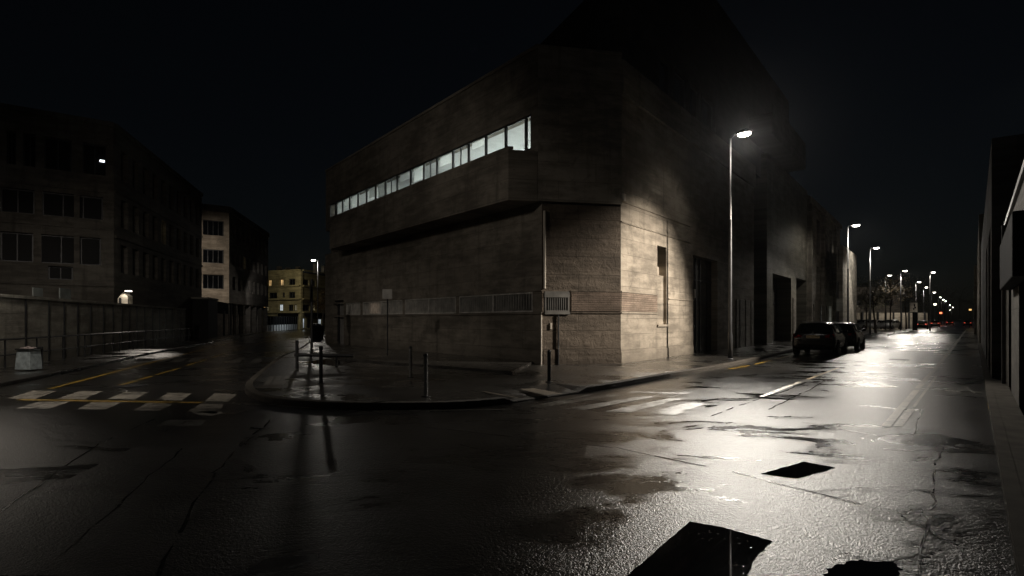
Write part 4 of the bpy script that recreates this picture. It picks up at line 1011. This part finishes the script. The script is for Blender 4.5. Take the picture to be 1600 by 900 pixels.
mb = MB(); mb.tube([p2, p2 + Vector((0, 0, .42))], .04, 10); mb.build('post', STEEL, bt)
mb = MB(); a = p1 + Vector((-.08, 0, .42)); b = p2 + Vector((.5, .0, .36)); mb.tube([a, b], .055, 8); mb.build('rail', STEEL, bt)
# sign post seen edge on
p = G(487, 547, .12); sp = thing('sign_post', 'dark sign post with round plate seen edge on, past the left facade end', 'sign', p)
mb = MB(); mb.tube([p, p + Vector((0, 0, 3.5))], .06, 10); mb.build('post', STEEL, sp)
mb = MB(); e = Fr(p.xy + Vector((.0, .0)), Vector((-.35, 1)).normalized()); P = []; n = 20
for t in (-.09, -.07):
    for k in range(n):
        a = 2 * math.pi * k / n; P.append(e.pt(.38 * math.cos(a), t, 2.95 + .48 * math.sin(a)))
mb.add(P, [tuple(range(n)), tuple(range(n, 2 * n))] + [(k, (k + 1) % n, n + (k + 1) % n, n + k) for k in range(n)]); mb.build('sign_plate', STEEL, sp)
# plate sign
p = G(605.5, 556, .2); sp = thing('notice_sign', 'small grey notice plate on a thin post by the left facade', 'sign', p)
mb = MB(); mb.tube([p, p + Vector((0, 0, 2.45))], .025, 8); mb.build('post', STEEL, sp)
mb = MB(); e = Fr(p.xy, (1, 0)); mb.box(e, -.19, .19, .028, .045, zpix(467, p.y), zpix(452, p.y)); mb.build('sign_plate', simple('grey_plate', (.30, .29, .27), .5), sp)
# litter cabinet left
p = G(45, 579, .1); cb = thing('litter_bin', 'translucent grey litter bin with rubbish on top by the left wall', 'litter bin', p)
BINM = simple('frosted_bin', (.33, .38, .40), .35, var=.3, scale=7)
mb = MB(); e = Fr(p.xy, Vector((1, -.1)).normalized()); 
P = [e.pt(s * k, t * k, z) for z, k in ((.13, 1.08), (.72, .92)) for s, t in ((-.23, -.2), (.23, -.2), (.23, .2), (-.23, .2))]
mb.add(P, [(0, 1, 2, 3), (0, 1, 5, 4), (1, 2, 6, 5), (2, 3, 7, 6), (3, 0, 4, 7), (4, 5, 6, 7)]); o = mb.build('body', BINM, cb); bevel(o, .02)
mb = MB(); mb.box(e, -.25, .25, -.22, -.2, .12, .80); mb.box(e, -.25, -.22, -.2, .2, .72, .76); mb.box(e, .22, .25, -.2, .2, .72, .76); mb.box(e, -.22, .22, .19, .22, .72, .76); mb.build('rim', STEEL, cb)
mb = MB()
for k in range(9):
    c = e.pt(random.uniform(-.15, .15), random.uniform(-.12, .12), .72 + random.uniform(.0, .06)); mb.lathe([(.01, -.05), (.06, -.03), (.07, .01), (.04, .05)], c, 7)
mb.build('rubbish', simple('mixed_rubbish', (.30, .25, .24), .6, var=.6, scale=9), cb)
for (a, b, c, d, lab) in ((92, 109, 451, 467, 'pale square plate fixed above the perimeter wall'), (50, 65, 450, 463, 'small dark plate left of the pale square one above the wall')):
    s0, s1 = FW.s_at(a, -.1), FW.s_at(b, -.1); D = FW.D((s0 + s1) / 2); mb = MB(); z0, z1 = zpix(d, D), zpix(c, D)
    t = thing('wall_plate', lab, 'sign', FW.pt(s0, -.1, z0)); mb.box(FW, s0, s1, -.1, -.06, z0, z1); mb.build('plate', simple('faded_plate' , (.22, .24, .23), .6), t)
    mb = MB(); mb.box(FW, (s0 + s1) / 2 - .04, (s0 + s1) / 2 + .04, -.16, -.1, 2.42, z1); mb.build('bracket', STEEL, t)
# bins at the far end of left facade
for u, v, h_, w_, lab in ((494, 533, 1.25, .34, 'dark waste bin at the foot of the left street lamp'), (500, 530, 1.1, .3, 'second dark bin, right of the one under the left lamp')):
    p = G(u, v, .12); t = thing('waste_bin', lab, 'waste bin', p, 'bins under the left lamp')
    mb = MB(); mb.lathe([(w_ * .85, 0), (w_, h_ * .85), (w_ * 1.05, h_ * .86)], (p.x, p.y, .12), 12); mb.build('body', BLACKP, t)
    mb = MB(); mb.lathe([(w_ * 1.08, h_ * .86), (w_ * .9, h_ * .96), (w_ * .2, h_)], (p.x, p.y, .12), 12); mb.build('lid', STEEL, t)
# notice board / totem at right
D = 84; p = at_depth(1428, D, .12); nb = thing('notice_board', 'pale notice board with dark emblem on a dark totem by the far pavement', 'sign', p)
e = Fr(p.xy, Vector((1, -.15)).normalized())
mb = MB(); mb.box(e, -.15, .42, -.12, .12, .05, zpix(488, D)); mb.build('totem', BLACKP, nb)
mb = MB(); mb.box(e, -.55, .4, -.06, .13, zpix(487.5, D), zpix(473, D)); mb.build('board', simple('pale_board', (.55, .5, .42), .6), nb)
mb = MB(); 
for a, b, c, d in ((-.1, .1, 479, 475), (-.02, .22, 482, 479.2), (-.2, 0, 484, 481.5)): mb.box(e, a, b, .132, .14, zpix(c, D), zpix(d, D))
mb.build('emblem', BLACKP, nb)

# ================================================================== CARS
PAINT_K = simple('black_car_paint', (0.004, 0.004, 0.0045), .2, var=.1, coat=.15, spec=.35)
PAINT_G = simple('dark_grey_car_paint', (0.018, 0.019, 0.02), .22, var=.1, coat=.2, spec=.4)
PAINT_S = simple('silver_car_paint', (0.5, 0.5, 0.5), .3, .3, var=.1, coat=.6)
RUBBER = simple('tyre_rubber', (.012, .012, .012), .75)
RIM = simple('alloy_rim', (.3, .3, .31), .35, .8)
CARGLASS = simple('car_glass', (.01, .013, .012), .06, spec=.7)
TAIL = simple('tail_light_red', (.22, .006, .008), .15, spec=.6)
TAIL_ON = emit('tail_light_on', (1, .10, .05), 1.2)
HEAD = simple('headlight_clear', (.6, .6, .6), .1)
PLATE = simple('number_plate', (.42, .34, .20), .5, var=.05)
CHROME = simple('chrome', (.75, .75, .75), .12, 1.0, var=.03)
def make_car(paint, lab, group=None, tail=TAIL, L=4.35, H=1.53, W=.89):
    """x forward from the rear bumper, y left, z up"""
    r = thing('parked_car', lab, 'car', (0, 0, 0), group)
    k = L / 4.35; hz = H / 1.53
    #       x     zb   zsill zmid  zbelt zroof  w_bot w_mid w_belt w_roof
    st = [(.00, .42, .46, .58, .68, .70, .70, .76, .74, .60),
          (.05, .30, .36, .62, .90, .94, .76, .84, .80, .66),
          (.14, .27, .34, .66, 1.00, 1.06, .79, .875, .82, .64),
          (.34, .26, .34, .68, 1.03, 1.30, .80, .89, .835, .61),
          (.62, .25, .34, .68, 1.03, 1.475, .80, .89, .84, .60),
          (1.30, .25, .34, .68, 1.00, 1.53, .80, .89, .84, .61),
          (2.10, .25, .34, .68, .98, 1.52, .80, .89, .84, .61),
          (2.65, .25, .34, .68, .96, 1.43, .80, .89, .84, .60),
          (3.20, .25, .34, .68, .95, 1.08, .80, .89, .83, .64),
          (3.55, .25, .34, .68, .90, .99, .80, .88, .80, .62),
          (4.00, .26, .34, .64, .84, .90, .78, .86, .74, .55),
          (4.26, .28, .36, .58, .74, .78, .72, .78, .66, .48),
          (4.35, .40, .44, .54, .62, .65, .58, .62, .55, .40)]
    P = []; n = 12
    for (x, zb, zs, zm, zl, zr, wb, wm, wl, wr) in st:
        q = W / .89
        half = [(wb * q * .55, zb), (wb * q, zb), (wm * q * .985, zs + .03), (wm * q, zm), (wl * q, zl), (wr * q, zr - .02 if zr > zl + .1 else zr), (wr * q * .55, zr + .012)]
        ring = [(x * k, y, z * hz) for y, z in half] + [(x * k, -y, z * hz) for y, z in reversed(half)]
        P += ring
    n = 14; Fs = []
    for i in range(len(st) - 1):
        for j in range(n): Fs.append((i * n + j, i * n + (j + 1) % n, (i + 1) * n + (j + 1) % n, (i + 1) * n + j))
    Fs += [tuple(range(n)), tuple(range((len(st) - 1) * n, len(st) * n))]
    mb = MB(); mb.add(P, Fs); body = mb.build('body', paint, r, True)
    sb_ = body.modifiers.new('sub', 'SUBSURF'); sb_.levels = 1; sb_.render_levels = 2
    S = lambda x, y, z: Vector((x * k, y * W / .89, z * hz))
    # glass: shells lying just proud of the body
    def panel(name, pts, mat, th=.012, nrm=None):
        nv = Vector(nrm).normalized() * th
        m = MB(); a = [S(*p) for p in pts]; m.add([p for p in a] + [p + nv for p in a], [tuple(range(len(a))), tuple(range(len(a), 2 * len(a)))] + [(i, (i + 1) % len(a), len(a) + (i + 1) % len(a), len(a) + i) for i in range(len(a))])
        return m.build(name, mat, r)
    panel('rear_window', [(.115, .60, 1.075), (.115, -.60, 1.075), (.46, -.52, 1.43), (.46, .52, 1.43)], CARGLASS, .035, (-1, 0, .8))
    panel('windscreen', [(3.13, .62, 1.06), (3.13, -.62, 1.06), (2.66, -.53, 1.42), (2.66, .53, 1.42)], CARGLASS, .04, (.8, 0, 1))
    for s in (1, -1):
        panel('side_window', [(.62, s * .815, 1.06), (1.55, s * .83, 1.03), (1.55, s * .645, 1.44), (.80, s * .63, 1.42)], CARGLASS, .022, (0, s, .35))
        panel('side_window', [(1.62, s * .83, 1.03), (2.95, s * .82, 1.0), (2.5, s * .645, 1.40), (1.62, s * .65, 1.44)], CARGLASS, .022, (0, s, .35))
        panel('tail_light', [(.045, s * .46, .93), (.16, s * .80, .97), (.16, s * .82, .84), (.05, s * .72, .80), (.02, s * .48, .84)], tail, .035, (-1, s * .5, .1))
        panel('headlight', [(4.26, s * .40, .72), (4.05, s * .72, .80), (4.05, s * .75, .68), (4.28, s * .50, .62)], HEAD, .03, (1, s * .4, .2))
        m = MB(); m.add([S(2.55, s * .84, 1.0), S(2.75, s * .84, 1.0), S(2.75, s * 1.03, 1.03), S(2.62, s * 1.03, 1.03), S(2.55, s * .84, 1.12), S(2.75, s * .84, 1.1), S(2.75, s * 1.03, 1.15), S(2.62, s * 1.03, 1.16)],
            [(0, 1, 2, 3), (4, 5, 6, 7), (0, 1, 5, 4), (1, 2, 6, 5), (2, 3, 7, 6), (3, 0, 4, 7)]); o = m.build('mirror', paint, r); bevel(o, .02)
        m = MB(); m.tube([S(1.75, s * .885, .86), S(1.9, s * .89, .86)], .014, 6); m.build('door_handle', CHROME, r)
        for x in (.78, 3.42):
            m = MB(); c = S(x, s * .80, .32 / hz); m.lathe([(.20, -.1), (.315, -.1), (.33, -.06), (.33, .06), (.315, .1), (.20, .1)], (c.x, c.y, .325), 24, axis='y'); wl = m.build('wheel', RUBBER, r, False)
            m = MB(); m.lathe([(.05, s * .105), (.08, s * .085), (.2, s * .07), (.215, s * .1)], (c.x, c.y, .325), 20, axis='y')
            for j in range(5):
                a = 2 * math.pi * j / 5; m.tube([(c.x, c.y + s * .1, .325), (c.x + .2 * math.cos(a), c.y + s * .1, .325 + .2 * math.sin(a))], .022, 6)
            m.build('rim', RIM, wl)
            m = MB(); n_ = 14; Pp = []
            for j in range(n_ + 1):
                a = math.pi * (j / n_) * 1.12 - .06 * math.pi
                for rr, yy in ((.35, .872), (.41, .885)): Pp.append(S((c.x / k) + rr * math.cos(a) / k, s * (yy + .012), (.325 + rr * math.sin(a)) / hz))
            m.add(Pp, [(2 * j, 2 * j + 1, 2 * j + 3, 2 * j + 2) for j in range(n_)]); m.build('wheel_arch', BLACKP, r)
    panel('number_plate', [(.035, .26, .80), (.035, -.26, .80), (.05, -.26, .91), (.05, .26, .91)], PLATE, .03, (-1, 0, 0))
    pl = [c for c in kids(r) if c.name.startswith('number_plate')][0]
    cu = MB()
    xs = -.21; glyphs = '1101011'
    for j in range(7):
        y0 = .21 - j * .062
        for (a, b, c, d) in {0: ((0, .01, 0, 1), (.028, .038, 0, 1), (.0, .038, .9, 1)), 1: ((.0, .01, 0, 1), (0, .038, 0, .12), (.0, .03, .45, .56)), 2: ((.014, .024, 0, 1), (0, .038, .88, 1))}[j % 3]:
            cu.box(WORLD, .0, .003, y0 - b, y0 - a, (.825 + .06 * c) * hz, (.825 + .06 * d) * hz)
    for v in cu.v: v.x = .035 * k - .034 + (v.x) + .01 * (v.z / hz - .8) / .11 * k
    cu.build('lettering', BLACKP, pl)
    # three small diamonds on the tailgate
    m = MB()
    for j, (dy, dz) in enumerate(((0, .038), (-.033, -.019), (.033, -.019))):
        a = math.atan2(dz, dy); ax = Vector((0, math.cos(a), math.sin(a))); bx = Vector((0, -math.sin(a), math.cos(a))); c0 = Vector((0.02 * k, dy * .9, 1.02 * hz + dz * .9))
        q = [c0 - ax * .036, c0 + bx * .02, c0 + ax * .036, c0 - bx * .02]; m.add(q + [p + Vector((-.012, 0, 0)) for p in q], [(0, 1, 2, 3), (4, 5, 6, 7), (0, 1, 5, 4), (1, 2, 6, 5), (2, 3, 7, 6), (3, 0, 4, 7)])
    m.build('emblem', CHROME, r)
    panel('bumper_trim', [(-.012, .62, .42), (-.012, -.62, .42), (-.012, -.62, .52), (-.012, .62, .52)], BLACKP, .02, (-1, 0, 0))
    m = MB(); m.tube([S(.75, .60, 1.50), S(.8, .60, 1.535), S(2.2, .60, 1.54), S(2.3, .6, 1.51)], .014, 6); m.tube([S(.75, -.60, 1.50), S(.8, -.60, 1.535), S(2.2, -.60, 1.54), S(2.3, -.6, 1.51)], .014, 6); m.build('roof_rail', STEEL, r)
    m = MB(); m.tube([S(.52, 0, 1.49), S(.44, 0, 1.62)], .006, 5); m.build('aerial', STEEL, r)
    return r
carA = make_car(PAINT_K, 'black hatchback with red tail lights and yellowish plate, parked nearest')
aR = math.atan2(dR.y, dR.x)
cpos = G(1270, 556.5); rear = Vector((cpos.x, cpos.y, 0))
carA.location = rear; carA.rotation_euler = (0, 0, aR)
carB = make_car(PAINT_G, 'dark grey car parked ahead of the black hatchback', L=4.2, H=1.5)
pB = rear.xy + dR * 5.3 + Vector((dR.y, -dR.x)) * .25
carB.location = (pB.x, pB.y, 0); carB.rotation_euler = (0, 0, aR)
carS = make_car(PAINT_S, 'x', 'cars parked before the far fence')
labs = ['pale car parked before the far fence, leftmost', 'pale car between the third lamp and the thin trunk', 'pale car right of the thin trunk before the far fence', 'pale car furthest right before the far fence']
for i, u in enumerate((1347, 1363, 1378, 1400)):
    p = at_depth(u, 93, 0.12); a = R(200 + 5 * i)
    if i == 0: carS.location = p; carS.rotation_euler = (0, 0, a); carS['label'] = labs[0]
    else: dup(carS, p, a, labs[i])
carT = make_car(PAINT_K, 'x', 'cars far down the right street', TAIL_ON)
carT.name = 'distant_car'
for i, (u, D, lab) in enumerate(((1440, 98, 'dark car at the left kerb just past the notice board'), (1461, 128, 'dark car with red lights driving away in mid street'), (1457, 185, 'tiny car with red lights far off at the left of the street'), (1484, 170, 'tiny car with red lights far off near mid street'), (1512, 150, 'tiny car with red lights far off by the right walls'))):
    p = at_depth(u, D, 0)
    if i == 0: carT.location = p; carT.rotation_euler = (0, 0, aR); carT['label'] = lab
    else: dup(carT, p, aR - .02, lab)
# ================================================================== FAR END: fence wall, trees, buildings
FF = Fr(at_depth(1335, 104), (at_depth(1432, 104) - at_depth(1335, 104)).xy)
ff = thing('far_fence', 'pale panelled fence wall behind the parked pale cars', 'fence', FF.pt(0, 0, .05))
Lf = 13.2
mb = MB(); mb.box(FF, 0, Lf, -.2, 0, .05, 2.9); mb.build('panel', concrete('far_fence_panel', (.42, .38, .31), (1, 0), 81, 3, 1.6, .2, .8), ff)
for k_ in range(10):
    mb = MB(); mb.box(FF, k_ * 1.4 - .12, k_ * 1.4 + .12, .003, .2, .05, 3.1); mb.build('post', STEEL, ff)
fb_ = thing('far_dark_block', 'dark flat roofed block behind the street trees', 'building', FF.pt(0, -8, .05))
FB = Fr(FF.pt(-3, -8, 0).xy, (1, 0)); mb = MB(); mb.wall(FB, 0, 17, .05, 8.0, 0, .4, [(1.5 + 3 * k_, 3.3 + 3 * k_, 4.4, 6.2) for k_ in range(5)]); mb.build('wall', PLASTER_D, fb_)
for k_ in range(5): window(FB, 1.5 + 3 * k_, 3.3 + 3 * k_, 4.4, 6.2, -.25, fb_, GLASS_D, ALU, 1, 0, .1)
mb = MB(); mb.box(FB, -.1, 17.1, -9, .2, 8.0, 8.3); mb.build('roof', DARK, fb_)
spot('lamp_or_added_light', FF.pt(7, 5, 7), FF.pt(7, 0, 1), 1100, 130, .5, WARM)
BARK = simple('tree_bark', (.06, .048, .036), .85, bumps=.5, bscale=14)
LEAF = simple('leaves', (.09, .085, .035), .6, var=.5, scale=2.5)
LEAF_O = simple('yellowish_leaves', (.16, .11, .045), .6, var=.45, scale=2.0)  # lighter, yellower leaf colour
def tree(loc, h, rc, lab, leaf, seed, nl=1500, group='street trees near the far fence', trunk_h=None):
    rnd = random.Random(seed); t = thing('street_tree', lab, 'tree', loc, group); L0 = Vector(loc)
    th = trunk_h or h * .42
    mb = MB(); lean = Vector((rnd.uniform(-.2, .2), rnd.uniform(-.2, .2), 0))
    top = L0 + Vector((0, 0, th)) + lean
    mb.tube([L0, L0 + Vector((0, 0, th * .5)) + lean * .3, top, L0 + Vector((0, 0, h * .75)) + lean * 1.5], [.13, .1, .085, .03], 8)
    tips = []
    for i in range(13):
        a = i * 2.4 + rnd.uniform(-.4, .4); b0 = L0.lerp(L0 + Vector((0, 0, h * .75)), rnd.uniform(.5, .95)) + lean
        ln = rc * rnd.uniform(.6, 1.05); e = b0 + Vector((math.cos(a) * ln, math.sin(a) * ln, rnd.uniform(.3, 1.5) * rc * .5)); m_ = b0.lerp(e, .5) + Vector((0, 0, .15 * rc))
        mb.tube([b0, m_, e], [.04, .025, .01], 5); tips += [e, m_]
        for j in range(3):
            q = m_ + Vector((rnd.uniform(-1, 1), rnd.uniform(-1, 1), rnd.uniform(-.3, .8))) * rc * .4; mb.tube([m_, q], [.015, .006], 4); tips.append(q)
    mb.build('trunk', BARK, t)
    mb = MB()
    for i in range(nl):
        c = rnd.choice(tips) + Vector((rnd.gauss(0, .22), rnd.gauss(0, .22), rnd.gauss(0, .18))) * rc * .55
        s_ = rnd.uniform(.06, .13); x = Vector((rnd.uniform(-1, 1), rnd.uniform(-1, 1), rnd.uniform(-1, 1))).normalized(); y = x.orthogonal().normalized()
        mb.add([c - x * s_, c + y * s_ * .6, c + x * s_, c - y * s_ * .6], [(0, 1, 2, 3)])
    mb.build('crown', leaf, t, fix=False)
    return t
tree(tuple(at_depth(1368, 64, .12)), 6.2, 2.4, 'small street tree with thin trunk near the third lamp', LEAF, 1, 1300)
tree(tuple(at_depth(1391, 86, .12)), 8.8, 2.6, 'tree with lamp lit yellowish leaves right below the lamp behind it', LEAF_O, 2, 1700)
tree(tuple(at_depth(1416, 92, .12)), 8.0, 3.2, 'dark tree crown left of the pale notice board', LEAF, 3, 2000)
tree(tuple(at_depth(1354, 90, .12)), 6.4, 2.6, 'dark low tree behind the third lamp, leftmost', LEAF, 4, 1500)
tree(tuple(at_depth(504, 74, .12)), 6.0, 1.5, 'lamp lit tree beside the end of the concrete building', LEAF_O, 5, 1300, 'street trees near the left lamp')
# far trees closing the right street
for i, (u, D, h_, r_, lab) in enumerate(((1440, 150, 11, 5, 'dark far tree mass left of the receding lamps'), (1500, 330, 20, 12, 'hazy dark tree at the very end of the right street'), (1475, 260, 15, 9, 'dark far tree behind the receding lamps'), (1528, 240, 13, 7, 'dark far tree above the right hand houses'))):
    tree(tuple(at_depth(u, D, 0)), h_, r_, lab, LEAF, 20 + i, 1500, 'far trees at the end of the street')
# small lit signs far off
for i, (u, v, D, m, lab) in enumerate(((1461, 475.5, 150, emit('cream_sign', (1, .85, .65), 5), 'cream lit box sign under the far lamps'), (1516, 484, 120, emit('amber_sign', (1, .6, .2), 1.2), 'amber lit box sign on the far right walls'), (1470, 489, 190, emit('red_sign', (1, .2, .08), 3), 'small red lit sign far down the street'))):
    p = at_depth(u, D, zpix(v, D)); t = thing('lit_sign', lab, 'sign', (p.x, p.y, p.z)); e = Fr(p.xy, (1, 0)); w_ = 1.8 * D / 900 
    mb = MB(); mb.box(e, -w_, w_, -.05, .05, p.z - w_ * .7, p.z + w_ * .7); mb.build('panel', m, t)
    mb = MB(); mb.tube([(p.x, p.y + .12, 0), (p.x, p.y + .12, p.z + w_ * .5)], .06, 6); mb.build('post', STEEL, t)

# thin haze volume added to give the lamps their halo
hm = bpy.data.materials.new('lamp_halo_haze'); hm.use_nodes = True; _n = hm.node_tree; _n.nodes.clear()
_ho = _n.nodes.new('ShaderNodeOutputMaterial'); _hv = _n.nodes.new('ShaderNodeVolumePrincipled')
_hv.inputs['Density'].default_value = 0.00005; _hv.inputs['Anisotropy'].default_value = 0.88; _hv.inputs['Color'].default_value = (.95, .96, 1, 1)
_n.links.new(_hv.outputs[0], _ho.inputs['Volume'])
mb = MB(); mb.box(WORLD, -140, 420, -60, 600, -1.0, 40)
tag(mb.build('haze', hm), kind='stuff')

# ================================================================== SKY, LIGHT, CAMERA
w = bpy.data.worlds.new('World'); scene.world = w; w.use_nodes = True
nt = w.node_tree; bg = nt.nodes['Background']
sky = nt.nodes.new('ShaderNodeTexSky'); sky.sky_type = 'NISHITA'; sky.sun_disc = False
sky.sun_elevation = R(22); sky.sun_rotation = R(200); sky.air_density = 1.0; sky.dust_density = 1.0
hs = nt.nodes.new('ShaderNodeHueSaturation'); hs.inputs['Saturation'].default_value = .8
nt.links.new(sky.outputs[0], hs.inputs['Color']); nt.links.new(hs.outputs[0], bg.inputs[0])
bg.inputs[1].default_value = 0.0006
sl = bpy.data.lights.new('ambient_sun', 'SUN'); sl.energy = .004; sl.angle = R(.5); sl.color = (.85, .92, 1.0)  # weak sun lamp added as ambient fill
so = bpy.data.objects.new('ambient_sun', sl); COL.objects.link(so); so.rotation_euler = (R(68), 0, R(180 - 200))
cam = bpy.data.cameras.new('camera'); co = bpy.data.objects.new('camera', cam); COL.objects.link(co)
co.location = (0, 0, EYE); co.rotation_euler = (R(90), 0, 0)
cam.sensor_width = 36; cam.lens = FPX / 1600 * 36; cam.shift_y = (HYP - 450) / 1600; cam.clip_end = 3000; cam.clip_start = .05
scene.camera = co
scene.view_settings.view_transform = 'Standard'; scene.view_settings.look = 'None'; scene.view_settings.exposure = 0; scene.view_settings.gamma = 1
scene.view_settings.use_curve_mapping = False
scene.cycles.use_denoising = True; scene.cycles.use_adaptive_sampling = False
scene.cycles.sample_clamp_indirect = 4.0
scene.cycles.max_bounces = 6; scene.cycles.diffuse_bounces = 3; scene.cycles.glossy_bounces = 3
scene.cycles.caustics_reflective = False; scene.cycles.caustics_refractive = False
